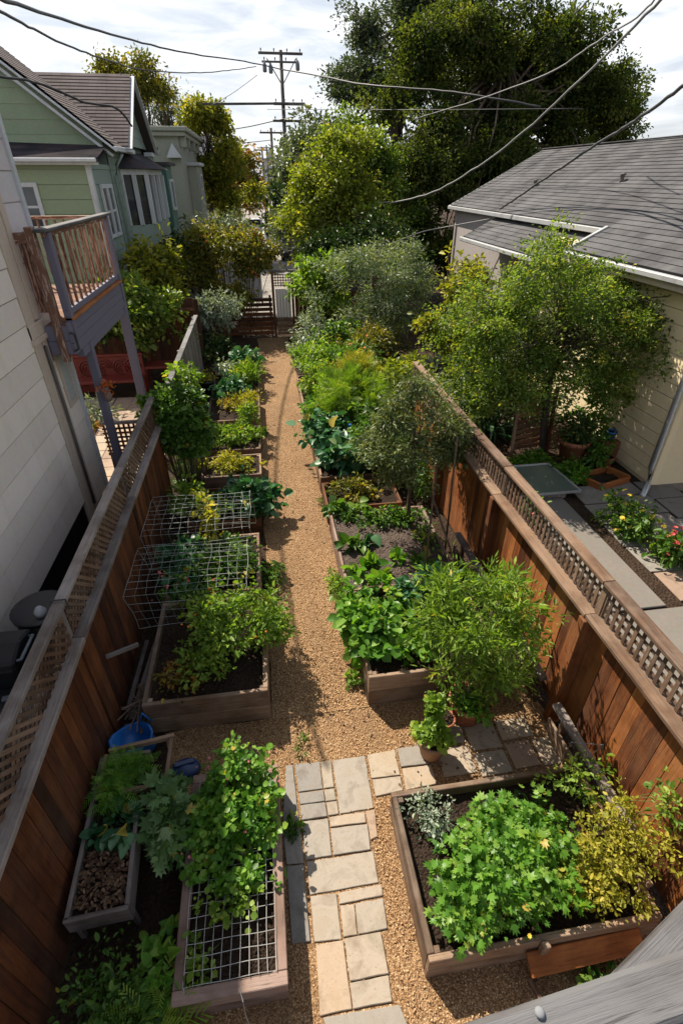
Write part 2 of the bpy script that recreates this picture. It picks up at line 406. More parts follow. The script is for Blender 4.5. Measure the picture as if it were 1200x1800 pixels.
# ------------------------------------------------------------------ hard-surface mesh builder
class MB:
    def __init__(s):
        s.V = []; s.F = []; s.UV = []; s.T = []

    def face(s, idx, uv=None, t=.5):
        s.F.append(tuple(idx)); s.T.append(t)
        s.UV.append(uv if uv else [(0, 0)] * len(idx))

    def hexa(s, c, t=None, jit=0.0, uvl=None):
        """c: 8 corners; 0-3 at the start end (ring), 4-7 at the far end; the 0->4 edges run along the grain."""
        t = random.random() if t is None else t
        b = len(s.V)
        for p in c:
            p = Vector(p)
            if jit: p = p + Vector((random.uniform(-jit, jit), random.uniform(-jit, jit), random.uniform(-jit, jit)))
            s.V.append(p)
        ln = (Vector(c[4]) - Vector(c[0])).length
        u0 = random.uniform(0, 40); v0 = random.uniform(0, 40)
        w = (Vector(c[1]) - Vector(c[0])).length; h = (Vector(c[2]) - Vector(c[1])).length
        vs = [0, w, w + h, 2 * w + h, 2 * w + 2 * h]
        for i in range(4):
            j = (i + 1) % 4
            s.face([b + i, b + j, b + 4 + j, b + 4 + i],
                   [(u0, v0 + vs[i]), (u0, v0 + vs[i + 1]), (u0 + ln, v0 + vs[i + 1]), (u0 + ln, v0 + vs[i])], t)
        e = [(u0, v0), (u0 + .02, v0 + w), (u0 + .04, v0 + w), (u0 + .05, v0)]
        s.face([b + 3, b + 2, b + 1, b], e, t); s.face([b + 4, b + 5, b + 6, b + 7], e, t)
        return s

    def box(s, x0, x1, y0, y1, z0, z1, t=None, jit=0.0):
        d = (x1 - x0, y1 - y0, z1 - z0); k = d.index(max(d))
        if k == 0:
            c = [(x0, y0, z0), (x0, y0, z1), (x0, y1, z1), (x0, y1, z0)]; c += [(x1, p[1], p[2]) for p in c]
        elif k == 1:
            c = [(x0, y0, z0), (x1, y0, z0), (x1, y0, z1), (x0, y0, z1)]; c += [(p[0], y1, p[2]) for p in c]
        else:
            c = [(x0, y0, z0), (x0, y1, z0), (x1, y1, z0), (x1, y0, z0)]; c += [(p[0], p[1], z1) for p in c]
        return s.hexa(c, t, jit)

    def beam(s, p0, p1, w, h, up=(0, 0, 1), t=None, jit=0.0):
        p0 = Vector(p0); p1 = Vector(p1); d = (p1 - p0).normalized()
        sd = d.cross(Vector(up)); sd.normalize(); u = sd.cross(d)
        o = [(-w / 2, -h / 2), (w / 2, -h / 2), (w / 2, h / 2), (-w / 2, h / 2)]
        c = [p0 + sd * a + u * b for a, b in o] + [p1 + sd * a + u * b for a, b in o]
        return s.hexa(c, t, jit)

    def tube(s, pts, r, n=6, t=None, close=True):
        t = random.random() if t is None else t
        pts = [Vector(p) for p in pts]; m = len(pts)
        rs = r if isinstance(r, (list, tuple)) else [r] * m
        ref = Vector((0.13, .27, .95)); b = len(s.V); u = 0; us = []
        for i, p in enumerate(pts):
            d = (pts[min(i + 1, m - 1)] - pts[max(i - 1, 0)])
            if d.length < 1e-9: d = Vector((0, 0, 1))
            d.normalize()
            q = ref if abs(d.dot(ref)) < .95 else Vector((1, 0, 0))
            a = d.cross(q).normalized(); c = a.cross(d)
            if i: u += (p - pts[i - 1]).length
            us.append(u)
            for k in range(n):
                th = 2 * math.pi * k / n
                s.V.append(p + a * (math.cos(th) * rs[i]) + c * (math.sin(th) * rs[i]))
        for i in range(m - 1):
            for k in range(n):
                k2 = (k + 1) % n; v0 = k / n * .3; v1 = (k + 1) / n * .3
                s.face([b + i * n + k, b + i * n + k2, b + (i + 1) * n + k2, b + (i + 1) * n + k],
                       [(us[i], v0), (us[i], v1), (us[i + 1], v1), (us[i + 1], v0)], t)
        if close:
            s.face([b + k for k in range(n)][::-1], None, t)
            s.face([b + (m - 1) * n + k for k in range(n)], None, t)
        return s

    def lathe(s, c, prof, n=20, t=.5, squash=1.0):
        b = len(s.V); c = Vector(c)
        for r, z in prof:
            for k in range(n):
                th = 2 * math.pi * k / n
                s.V.append(c + Vector((math.cos(th) * r, math.sin(th) * r * squash, z)))
        for i in range(len(prof) - 1):
            for k in range(n):
                k2 = (k + 1) % n
                s.face([b + i * n + k, b + i * n + k2, b + (i + 1) * n + k2, b + (i + 1) * n + k],
                       [(k / n, prof[i][1]), ((k + 1) / n, prof[i][1]), ((k + 1) / n, prof[i + 1][1]), (k / n, prof[i + 1][1])], t)
        s.face([b + k for k in range(n)][::-1], None, t)
        s.face([b + (len(prof) - 1) * n + k for k in range(n)], None, t)
        return s

    def prism(s, poly, ext, t=.5):
        ext = Vector(ext); b = len(s.V); n = len(poly)
        for p in poly: s.V.append(Vector(p))
        for p in poly: s.V.append(Vector(p) + ext)
        uv = [(p[0] + p[1] * .7, p[2] + p[1] * .3) for p in poly]
        s.face(list(range(b, b + n))[::-1], uv[::-1], t); s.face(list(range(b + n, b + 2 * n)), uv, t)
        for i in range(n):
            j = (i + 1) % n; l = (Vector(poly[j]) - Vector(poly[i])).length
            s.face([b + i, b + j, b + n + j, b + n + i], [(0, 0), (l, 0), (l, ext.length), (0, ext.length)], t)
        return s

    def build(s, name, mat, parent=None, bevel=0.0, smooth=False):
        me = bpy.data.meshes.new(name)
        me.from_pydata([tuple(v) for v in s.V], [], s.F)
        uvl = me.uv_layers.new(name='UVMap')
        flat = [c for f in s.UV for p in f for c in p]
        uvl.data.foreach_set('uv', flat)
        at = me.attributes.new('tint', 'FLOAT', 'FACE'); at.data.foreach_set('value', s.T)
        if smooth: me.polygons.foreach_set('use_smooth', [True] * len(s.F))
        me.materials.append(M[mat] if isinstance(mat, str) else mat)
        o = bpy.data.objects.new(name, me); COL.objects.link(o)
        adopt(o, parent)
        import bmesh
        bm = bmesh.new(); bm.from_mesh(me); bmesh.ops.recalc_face_normals(bm, faces=bm.faces); bm.to_mesh(me); bm.free()
        if bevel:
            md = o.modifiers.new('edge', 'BEVEL'); md.width = bevel; md.segments = 1; md.limit_method = 'ANGLE'
        return o


# ------------------------------------------------------------------ foliage builder
def _tpl(name):
    if name == 'oval':
        v = [(0, 0, 0), (.27, .32, .07), (.24, .72, .05), (0, 1, -.10), (-.24, .72, .05), (-.27, .32, .07)]
        f = [(0, 1, 2, 3), (0, 3, 4, 5)]
    elif name == 'round':
        v = [(0, 0, 0), (.42, .25, .08), (.45, .65, .06), (0, 1, -.06), (-.45, .65, .06), (-.42, .25, .08)]
        f = [(0, 1, 2, 3), (0, 3, 4, 5)]
    elif name == 'dia':
        v = [(0, 0, 0), (.28, .45, .07), (0, 1, 0), (-.28, .45, .07)]
        f = [(0, 1, 2), (0, 2, 3)]
    elif name == 'narrow':
        v = [(0, 0, 0), (.10, .4, .03), (0, 1, -.08), (-.10, .4, .03)]
        f = [(0, 1, 2), (0, 2, 3)]
    elif name == 'big':
        v = [(0, 0, 0), (.32, .12, .05), (.42, .45, .10), (.25, .85, .02), (0, 1, -.12), (-.25, .85, .02), (-.42, .45, .10), (-.32, .12, .05), (0, .45, -.02)]
        f = [(0, 1, 2, 8), (8, 2, 3, 4), (8, 4, 5, 6), (0, 8, 6, 7)]
    elif name == 'lobed':
        v = [(0, 0, 0)]; n = 9
        per = [(-.25, .05, .6), (-.62, .35, 1), (-.34, .46, .5), (-.46, .92, 1), (-.14, .72, .5), (0, 1.1, 1), (.14, .72, .5), (.46, .92, 1), (.34, .46, .5), (.62, .35, 1), (.25, .05, .6)]
        v += [(p[0], p[1], .08 * abs(p[0]) * 2 - .05 * p[2]) for p in per]; v.append((0, .42, .02))
        c = len(v) - 1
        f = [(c, i + 1, i) for i in range(1, 11)] + [(c, 1, 0), (c, 0, 11)]
    elif name == 'pinnate':
        v = []; f = []
        def lf(x, y, ang, l, w):
            b = len(v); ca, sa = math.cos(ang), math.sin(ang)
            for px, py, pz in ((0, 0, 0), (w, l * .45, .04), (0, l, -.03), (-w, l * .45, .04)):
                v.append((x + px * ca - py * sa, y + px * sa + py * ca, pz - .1 * y * y))
            f.append((b, b + 1, b + 2)); f.append((b, b + 2, b + 3))
        for y in (.2, .45, .7):
            lf(0, y, -1.1, .36, .12); lf(0, y, 1.1, .36, .12)
        lf(0, .75, 0, .4, .13)
        v += [(-.012, 0, 0), (.012, 0, 0), (.012, .8, -.06), (-.012, .8, -.06)]; b = len(v) - 4
        f.append((b, b + 1, b + 2)); f.append((b, b + 2, b + 3))
    elif name == 'feather':
        v = []; f = []
        for y in np.linspace(.1, .95, 6):
            for sgn in (-1, 1):
                b = len(v); l = .34 * (1.1 - y * .6)
                v += [(0, y, 0), (sgn * l, y + .22, -.05), (sgn * l * .9, y + .28, -.05), (0, y + .05, 0)]
                f += [(b, b + 1, b + 2), (b, b + 2, b + 3)]
    elif name == 'strap':
        v = []; f = []; n = 6
        for i in range(n + 1):
            t = i / n; w = .045 * (1 - t ** 2.2) + .002
            y = math.sin(t * 1.9) * .62 ; z = .75 * t - .75 * t * t * 1.15
            v += [(-w, y, z), (w, y, z)]
        for i in range(n): f.append((2 * i, 2 * i + 1, 2 * i + 3, 2 * i + 2))
    elif name == 'blade':
        v = []; f = []; n = 4
        for i in range(n + 1):
            t = i / n; w = .03 * (1 - t) + .003
            v += [(-w, .35 * t * t, t * (1 - .12 * t)), (w, .35 * t * t, t * (1 - .12 * t))]
        for i in range(n): f.append((2 * i, 2 * i + 1, 2 * i + 3, 2 * i + 2))
    elif name == 'chip':
        v = [(-.5, -.5, 0), (.5, -.5, 0), (.45, .5, 0), (-.45, .5, 0), (-.45, -.45, .25), (.45, -.45, .28), (.4, .45, .25), (-.4, .45, .22)]
        f = [(4, 5, 6, 7), (0, 1, 5, 4), (1, 2, 6, 5), (2, 3, 7, 6), (3, 0, 4, 7)]
    elif name == 'lump':
        v = [(0, 0, .5), (.5, 0, .1), (.15, .48, .05), (-.42, .3, .12), (-.4, -.32, .04), (.18, -.47, .1), (0, 0, -.3)]
        f = [(0, i, i % 5 + 1) for i in range(1, 6)] + [(6, i % 5 + 1, i) for i in range(1, 6)]
    return np.array(v, float), f


TPL = {}


def leafmesh(name, mat, parent, pos, dirv, nrm, size, tint, tpl, smooth=False, width=1.0):
    if tpl not in TPL: TPL[tpl] = _tpl(tpl)
    tv, tf = TPL[tpl]
    n = len(pos); k = len(tv)
    pos = np.asarray(pos, float); d = np.asarray(dirv, float); z = np.asarray(nrm, float)
    d /= np.linalg.norm(d, axis=1, keepdims=True) + 1e-9
    z = z - d * np.sum(z * d, axis=1, keepdims=True)
    z /= np.linalg.norm(z, axis=1, keepdims=True) + 1e-9
    x = np.cross(d, z)
    size = np.broadcast_to(np.asarray(size, float), (n,))
    wv = width * RNG.uniform(.7, 1.15, n)[:, None, None]; cv = (RNG.uniform(.2, 3.2, n) if tpl not in ('chip', 'strap', 'blade', 'lump') else np.ones(n))[:, None, None]
    V = pos[:, None, :] + size[:, None, None] * (tv[None, :, 0:1] * wv * x[:, None, :] + tv[None, :, 1:2] * d[:, None, :] + tv[None, :, 2:3] * cv * z[:, None, :])
    V = V.reshape(-1, 3)
    fl = np.array([i for f in tf for i in f]); ls = np.array([len(f) for f in tf])
    loops = (np.arange(n)[:, None] * k + fl[None, :]).reshape(-1)
    lens = np.tile(ls, n)
    starts = np.concatenate([[0], np.cumsum(lens)[:-1]])
    me = bpy.data.meshes.new(name)
    me.vertices.add(len(V)); me.vertices.foreach_set('co', V.astype(np.float32).ravel())
    me.loops.add(len(loops)); me.loops.foreach_set('vertex_index', loops.astype(np.int32))
    me.polygons.add(len(lens)); me.polygons.foreach_set('loop_start', starts.astype(np.int32))
    me.polygons.foreach_set('loop_total', lens.astype(np.int32))
    me.update(calc_edges=True)
    at = me.attributes.new('tint', 'FLOAT', 'POINT')
    at.data.foreach_set('value', np.repeat(np.clip(tint, 0, 1), k).astype(np.float32))
    me.materials.append(M[mat] if isinstance(mat, str) else mat)
    o = bpy.data.objects.new(name, me); COL.objects.link(o)
    adopt(o, parent)
    return o


def unit(n):
    v = RNG.normal(size=(n, 3)); return v / (np.linalg.norm(v, axis=1, keepdims=True) + 1e-9)


def cloud(ells, nclump, clump_r, nleaf, up=.6, inner=.45, rough=.35, zmin=None, droop=.15, updir=0.0):
    """leaf positions in clumps through a set of ellipsoids -> pos, dir, normal, tint, clump centres"""
    E_ = np.array([e[:6] for e in ells], float)
    w = np.array([e[6] if len(e) > 6 else e[3] * e[4] * e[5] for e in ells], float); w /= w.sum()
    pick = RNG.choice(len(ells), nclump, p=w)
    u = unit(nclump)
    ph = RNG.uniform(0, 6.28, (len(ells), 6)); fr = RNG.uniform(1.5, 4.5, (6, 3))
    wob = np.zeros(nclump)
    for i in range(6): wob += np.sin(u @ fr[i] * 1.6 + ph[pick, i])
    rad = (RNG.random(nclump) ** inner) * (1 + rough * wob / 3.0)
    rad = np.clip(rad, .05, 1.35)
    C = E_[pick, :3] + u * rad[:, None] * E_[pick, 3:6]
    ci = RNG.integers(0, nclump, nleaf)
    cs = clump_r * RNG.uniform(.6, 1.35, nclump)
    off = RNG.normal(size=(nleaf, 3)) * cs[ci][:, None] * np.array([.55, .55, .42])
    P = C[ci] + off
    outw = C[ci] - E_[pick[ci], :3]
    outw /= np.linalg.norm(outw, axis=1, keepdims=True) + 1e-9
    offn = off / (np.linalg.norm(off, axis=1, keepdims=True) + 1e-9)
    D = outw * .5 + offn * .6 + unit(nleaf) * .7 + np.array([0, 0, -droop + updir])
    NR = np.array([0, 0, up]) + outw * .35 + unit(nleaf) * .55
    T = np.clip(.5 + RNG.normal(size=nclump) * .17, 0, 1)[ci] + RNG.normal(size=nleaf) * .14
    if zmin is not None:
        low = P[:, 2] < zmin
        P[low, 2] = zmin + RNG.random(low.sum()) * .12
    return P, D, NR, T, C


def lobes(ells, n, r, flat=.75):
    """break big crown ellipsoids into many smaller overlapping lobes sitting on their surfaces"""
    out = []
    w = np.array([e[6] if len(e) > 6 else 1.0 for e in ells]); w = w / w.sum()
    for e, k in zip(ells, w):
        m = max(3, int(round(n * k)))
        u = unit(m)
        for i in range(m):
            d = u[i].copy()
            if d[2] < -.55: d[2] *= -.6
            q = RNG.uniform(.45, 1.0) ** .6
            rr = r * RNG.uniform(.6, 1.3)
            out.append((e[0] + d[0] * e[3] * q, e[1] + d[1] * e[4] * q, e[2] + d[2] * e[5] * q, rr, rr, rr * flat, rr * rr))
    return out


def limbs(mb, base, top, C, r0, nl, rng=random, droop=.1):
    """branches from an axis base->top out to clump centres"""
    base = Vector(base); top = Vector(top)
    idx = list(range(len(C))); rng.shuffle(idx)
    for i in idx[:nl]:
        c = Vector(C[i]); t = rng.uniform(.35, .98); a = base.lerp(top, t)
        mid = a.lerp(c, .5) + Vector((rng.uniform(-.1, .1), rng.uniform(-.1, .1), rng.uniform(-.02, .14))) * (c - a).length
        r = r0 * (1.05 - t * .7)
        mb.tube([a, a.lerp(mid, .55) + Vector((0, 0, .02)), mid, c], [r, r * .75, r * .5, r * .15], 5)


HEADS = {}


def heads(root, ells, clump_r, rough, zmin, lift, mat, n, s, name='flower'):
    """each blossom, fruit or berry a mesh object of its own (copies share one mesh)"""
    n = min(n, 95); key = (mat, name)
    P2, D2, N2, T2, _ = cloud(ells, max(6, n // 3), clump_r, n, 1.0, .12, rough, zmin)
    if key not in HEADS:
        if name == 'flower':
            a = np.arange(7) * 2 * math.pi / 7
            d = np.stack([np.cos(a), np.sin(a), np.full(7, .35)], 1)
            o = leafmesh(name, mat, None, np.zeros((7, 3)), d, np.tile([0, 0, 1.0], (7, 1)), .5, RNG.random(7), 'round')
        else:
            mb = MB(); mb.lathe((0, 0, -.5), [(.05, 0), (.3, .1), (.48, .4), (.46, .65), (.28, .92), (.04, 1)], 9); o = mb.build(name, mat, None, 0, True)
        HEADS[key] = o; first = True
    else: first = False
    for i in range(n):
        if first and i == 0: c = HEADS[key]
        else: c = HEADS[key].copy(); COL.objects.link(c)
        c.parent = root; c.matrix_parent_inverse = Matrix.Translation(root.location).inverted()
        c.location = (P2[i][0], P2[i][1], P2[i][2] + lift)
        k = s * random.uniform(.75, 1.3); c.scale = (k, k, k)
        c.rotation_euler = (random.uniform(-.6, .6), random.uniform(-.6, .6), random.uniform(0, 6.28))


def plant(name, label, cat, base, ells, nleaf, size, tpl, mat, group=None, nclump=None, clump_r=.12, stems=14, stem_r=.006, stem_mat='greenstem',
          up=.6, updir=.0, szvar=.42, inner=.45, rough=.35, zmin=None, flowers=None, width=1.0, mats2=None):
    root = empty(name, base, label, cat, group)
    ncl = nclump or max(12, nleaf // 45)
    P, D, NR, T, C = cloud(ells, ncl, clump_r, nleaf, up, inner, rough, zmin, updir=updir)
    S = size * np.clip(1 + RNG.normal(size=nleaf) * szvar, .35, 1.9)
    leafmesh('foliage', mat, root, P, D, NR, S, T, tpl, width=width)
    if stems:
        mb = MB(); bx = Vector(base)
        for i in range(min(stems, len(C))):
            c = Vector(C[i]); a = Vector((bx.x + (c.x - bx.x) * random.uniform(.2, .75), bx.y + (c.y - bx.y) * random.uniform(.2, .75), bx.z))
            m_ = a.lerp(c, .55) + Vector((random.uniform(-.03, .03), random.uniform(-.03, .03), .04))
            mb.tube([a, m_, c], [stem_r, stem_r * .75, stem_r * .4], 5)
        mb.build('stems', stem_mat, root, smooth=True)
    if flowers: heads(root, ells, clump_r, rough, zmin, size * .4, *flowers)
    return root


def tree(name, label, cat, base, trunk_top, trunk_r, ells, nleaf, size, tpl, mat, nclump=400, clump_r=.5, nlimb=40, group=None, up=.5, inner=.4, rough=.4, bark='bark', width=1.0, lean=.2, extra=None, droop=.15):
    root = empty(name, base, label, cat, group)
    P, D, NR, T, C = cloud(ells, nclump, clump_r, nleaf, up, inner, rough, droop=droop)
    S = size * np.clip(1 + RNG.normal(size=nleaf) * .3, .35, 1.9)
    leafmesh('crown', mat, root, P, D, NR, S, T, tpl, width=width)
    mb = MB(); b = Vector(base); t = Vector(trunk_top)
    m1 = b.lerp(t, .35) + Vector((random.uniform(-lean, lean), random.uniform(-lean, lean), 0)); m2 = b.lerp(t, .7) + Vector((random.uniform(-lean, lean), random.uniform(-lean, lean), 0))
    mb.tube([b, b + Vector((0, 0, trunk_r)), m1, m2, t], [trunk_r * 1.5, trunk_r * 1.05, trunk_r * .85, trunk_r * .65, trunk_r * .3], 9)
    limbs(mb, m1, t, C, trunk_r * .42, nlimb)
    mb.build('trunk', bark, root, smooth=True)
    if extra:
        heads(root, ells, clump_r, rough, None, 0, *extra)
    return root


def grid_sheet(name, x0, x1, y0, y1, z, amp, nx, ny, mat, parent=None, mound=0.0):
    V = []; F = []
    for j in range(ny + 1):
        for i in range(nx + 1):
            a = i / nx; b = j / ny
            e = 0 if i in (0, nx) or j in (0, ny) else 1
            zz = z + e * (random.uniform(-amp, amp) + mound * math.sin(math.pi * a) * math.sin(math.pi * b))
            V.append((x0 + (x1 - x0) * a, y0 + (y1 - y0) * b, zz))
    for j in range(ny):
        for i in range(nx):
            k = j * (nx + 1) + i; F.append((k, k + 1, k + nx + 2, k + nx + 1))
    me = bpy.data.meshes.new(name); me.from_pydata(V, [], F)
    me.materials.append(M[mat])
    me.polygons.foreach_set('use_smooth', [True] * len(F))
    o = bpy.data.objects.new(name, me); COL.objects.link(o); adopt(o, parent)
    return o


def sheet(name, pts, z, mat, kind='structure'):
    mb = MB(); b = len(mb.V)
    for p in pts: mb.V.append(Vector((p[0], p[1], z)))
    mb.face(range(len(pts)))
    o = mb.build(name, mat); tag(o, kind=kind); return o


# =================================================================== SETTING
grid_sheet('ground', -500, 500, -60, 900, 0, 0, 10, 10, 'ground')['kind'] = 'structure'


def wobble_edge(pts, amp=.03, step=.25):
    r = []
    for i in range(len(pts)):
        a = Vector((*pts[i], 0)); b = Vector((*pts[(i + 1) % len(pts)], 0)); n = max(1, int((b - a).length / step))
        for k in range(n):
            p = a.lerp(b, k / n); r.append((p.x + random.uniform(-amp, amp), p.y + random.uniform(-amp, amp)))
    return r


sheet('gravel_path', wobble_edge([(-1.05, -1.5), (2.86, -1.5), (2.86, 3.66), (.88, 3.72), (.88, 20.2), (-.28, 20.2), (-.28, 3.6), (-1.45, 3.62), (-1.25, 2.9), (-1.05, 2.7)]), .006, 'gravel')
sheet('alley', [(-2.4, 23.5), (4.5, 23.5), (8, 160), (-6, 160)], .012, 'asphalt')
sheet('neighbour_yard_ground', wobble_edge([(3.2, -1), (12, -1), (12, 14), (3.2, 14)], .02), .004, 'ground')
sheet('side_alley', [(-3.0, -2), (-2.02, -2), (-2.02, 8.7), (-3.0, 8.7)], .005, 'ground')

# loose wood chips lying on the path (nobody could count them)
def scatter_chips():
    n = 42000
    x = np.concatenate([RNG.uniform(-.26, .86, n // 2), RNG.uniform(-1.0, 2.8, n // 2)])
    y = np.concatenate([3.6 + RNG.random(n // 2) ** 1.6 * 9, RNG.uniform(.3, 3.62, n // 2)])
    keep = ~((x > -.16) & (x < .62) & (y < 3.02) & (y > .95) & (RNG.random(n) < .97))
    keep &= ~((x > .55) & (x < 1.45) & (y > 2.52) & (y < 3.0) & (RNG.random(n) < .97))
    keep &= ~((x > .83) & (y < 2.46) & (y > 1.18))
    keep &= ~((x < -.2) & (y < 2.9))
    keep &= ~((x > 1.5) & (y > 2.5) & (y < 3.1) & (RNG.random(n) < .6))
    keep &= ~((x > 1.6) & (y < 1.2))
    x, y = x[keep], y[keep]; n = len(x)
    P = np.stack([x, y, np.full(n, .008) + RNG.random(n) * .012], 1)
    a = RNG.uniform(0, 6.28, n)
    D = np.stack([np.cos(a), np.sin(a), RNG.normal(size=n) * .25], 1)
    NR = np.array([0, 0, 1.0]) + RNG.normal(size=(n, 3)) * .35
    o = leafmesh('wood_chips', 'chip', None, P, D, NR, RNG.uniform(.005, .017, n), RNG.normal(.5, .22, n), 'chip', width=.6)
    tag(o, 'loose tan wood chips covering the garden path', 'wood chips', kind='stuff')


scatter_chips()

n = 420
P = np.stack([RNG.uniform(-.25, .84, n), 3.2 + RNG.random(n) ** 1.4 * 14, np.full(n, .03)], 1)
P[:120, 0] = RNG.uniform(.95, 2.8, 120); P[:120, 1] = RNG.uniform(2.5, 3.5, 120)
a_ = RNG.uniform(0, 6.28, n)
o = leafmesh('fallen_leaves', 'dryleaf', None, P, np.stack([np.cos(a_), np.sin(a_), np.zeros(n)], 1), np.array([0, 0, 1.0]) + unit(n) * .3, RNG.uniform(.02, .045, n), RNG.normal(.6, .3, n), 'oval')
tag(o, 'dry fallen leaves strewn along the garden path', 'leaf litter', kind='stuff')

# flagstone path: every slab a bevelled stone at its own place
STONES = [[(75, 310), (113, 305), (158, 708), (50, 715)], [(60, 718), (160, 706), (175, 872), (75, 883)], [(76, 888), (172, 878), (215, 1325), (108, 1335)],
          [(125, 300), (268, 287), (286, 442), (145, 462)], [(147, 468), (287, 449), (299, 514), (155, 533)], [(157, 539), (300, 520), (311, 602), (162, 626)],
          [(275, 287), (334, 277), (350, 433), (291, 443)], [(293, 449), (352, 439), (364, 506), (303, 515)], [(304, 520), (366, 511), (377, 588), (316, 598)],
          [(341, 277), (529, 251), (579, 553), (383, 588)], [(541, 247), (699, 216), (729, 363), (566, 383)], [(570, 390), (732, 371), (749, 454), (590, 487)],
          [(714, 212), (884, 186), (899, 299), (735, 319)], [(740, 327), (904, 306), (944, 414), (766, 454)], [(321, 607), (524, 577), (535, 638), (331, 663)],
          [(531, 572), (585, 562), (601, 718), (561, 738)], [(166, 632), (317, 612), (339, 828), (186, 853)], [(331, 672), (544, 647), (559, 793), (346, 828)],
          [(191, 862), (574, 802), (609, 983), (213, 1053)], [(213, 1062), (364, 1042), (394, 1308), (236, 1328)], [(373, 1042), (624, 992), (630, 1058), (381, 1108)],
          [(384, 1116), (466, 1106), (484, 1284), (405, 1299)], [(471, 1104), (631, 1073), (659, 1249), (489, 1284)], [(246, 1342), (404, 1314), (454, 1713), (268, 1752)],
          [(411, 1307), (619, 1267), (664, 1509), (441, 1554)], [(441, 1562), (664, 1517), (684, 1669), (461, 1713)], [(285, 1762), (455, 1730), (730, 1687), (790, 1840), (330, 1900)]]


def crop3(p): return G(480 + p[0] / 3.2735, 1250 + p[1] / 3.2727, .03)


sm = MB()
tints = [.1, .2, .05, .08, .12, .1, .5, .45, .5, .38, .62, .5, .18, .68, .6, .9, .3, .32, .45, .5, .55, .62, .42, .8, .55, .5, .22]
for k, q in enumerate(STONES):
    pts = [crop3(p) for p in q]; c = sum(pts, Vector()) / len(pts); fine = []
    for i in range(len(pts)):
        a = pts[i]; b = pts[(i + 1) % len(pts)]; n = max(2, int((b - a).length / .07))
        for j in range(n):
            p = a.lerp(b, j / n); p = p + (c - p).normalized() * (.001 + random.uniform(-.003, .003))
            fine.append((p.x, p.y, .008))
    h = .014 + random.uniform(-.004, .006)
    sm.prism(fine, (random.uniform(-.001, .001), 0, h), tints[k] + random.uniform(-.04, .04))
# slabs half lost under debris beside the pots
for (x0, x1, y0, y1, t) in ((1.47, 1.83, 2.66, 2.97, .6), (1.86, 2.2, 2.6, 2.86, .45), (1.86, 2.2, 2.89, 3.2, .5), (2.23, 2.52, 2.64, 2.93, .95), (1.47, 1.83, 3.0, 3.2, .45), (2.23, 2.6, 2.96, 3.2, .7), (2.55, 2.85, 2.62, 2.93, .75)):
    sm.prism([(x0 + random.uniform(-.01, .01), y0 + random.uniform(-.01, .01), .008), (x1, y0 + random.uniform(-.015, .015), .008), (x1 + random.uniform(-.01, .01), y1, .008), (x0, y1, .008)], (0, 0, .013), t)
o = sm.build('flagstone_path', 'stone', None, .006); tag(o, kind='structure')

# neighbour's paving on the right
pm = MB()
for i in range(7):
    for j in range(6):
        x0 = 5.7 + i * .72 + random.uniform(-.04, .04); y0 = 4.0 + j * .66 + (i % 2) * .2
        pm.prism([(x0, y0, .008), (x0 + .69, y0 + random.uniform(-.03, .03), .008), (x0 + .68, y0 + .62, .008), (x0 + random.uniform(-.02, .02), y0 + .63, .008)], (0, 0, .025), random.choice((.0, .05, .1, .15, 1.0)))
o = pm.build('flagstone_patio', 'stone', None, .006); tag(o, kind='structure')
cm = MB()
cm.box(4.6, 5.42, 4.6, 7.75, .006, .04); cm.box(3.4, 7.2, 2.9, 4.55, .006, .038)
o = cm.build('concrete_path', 'concrete', None, .008); tag(o, kind='structure')
tm = MB()
for i in range(7):
    for j in range(12):
        x0 = -5.6 + i * .46 + random.uniform(-.01, .01); y0 = 9.3 + j * .42
        tm.box(x0, x0 + .44, y0, y0 + .40, .006, .035 + random.uniform(0, .006), random.choice((.7, .85, .95, 1.0)))
o = tm.build('brick_terrace', 'brick', None, .004); tag(o, kind='structure')

# distant hills and roofs
def ridge(name, y, z0, amp, x0, x1, mat, ph):
    mb = MB(); n = 40; b = len(mb.V)
    for i in range(n + 1):
        x = x0 + (x1 - x0) * i / n
        h = z0 + amp * (math.sin(i * .37 + ph) + .6 * math.sin(i * .9 + ph * 2))
        for dy, zz in ((-90, -2), (0, h), (120, -2)): mb.V.append(Vector((x, y + dy, zz)))
    for i in range(n):
        for k in range(2):
            a = b + i * 3 + k; mb.face([a, a + 3, a + 4, a + 1])
    o = mb.build(name, mat, None, 0, True); tag(o, kind='structure')


ridge('distant_hills', 700, 13, 3, -500, 500, 'hill', 1.0)


# =================================================================== FENCES
def fence_boards(mb, x, y0, y1, z0, z1, w=.14, th=.02, side=0):
    y = y0
    while y < y1 - .02:
        ww = min(w * random.uniform(.93, 1.05), y1 - y)
        dx = random.uniform(-.004, .004)
        mb.hexa([(x + dx, y, z0), (x + dx, y + ww - .006, z0), (x + dx + th, y + ww - .006, z0), (x + dx + th, y, z0),
                 (x + dx, y + random.uniform(-.003, .003), z1), (x + dx, y + ww - .006, z1), (x + dx + th, y + ww - .006, z1), (x + dx + th, y, z1)])
        y += ww


def diamond_panel(mb, x, y0, y1, z0, z1, pitch=.095, w=.036):
    h = z1 - z0
    for sg, dx in ((1, -.012), (-1, -.002)):
        y = y0 - h
        while y < y1 + h:
            a, b = (y, z0), (y + h, z1)
            if sg < 0: a, b = (y + h, z0), (y, z1)
            # clip to the panel
            def clip(p, q):
                if p[0] < y0: t = (y0 - p[0]) / (q[0] - p[0]); return (y0, p[1] + (q[1] - p[1]) * t)
                if p[0] > y1: t = (p[0] - y1) / (p[0] - q[0]); return (y1, p[1] + (q[1] - p[1]) * t)
                return p
            if max(a[0], b[0]) > y0 + .03 and min(a[0], b[0]) < y1 - .03:
                a2, b2 = clip(a, b), clip(b, a)
                mb.beam((x + dx, a2[0], a2[1]), (x + dx, b2[0], b2[1]), .008, w, (0, -sg, 1), None, .0012)
            y += pitch


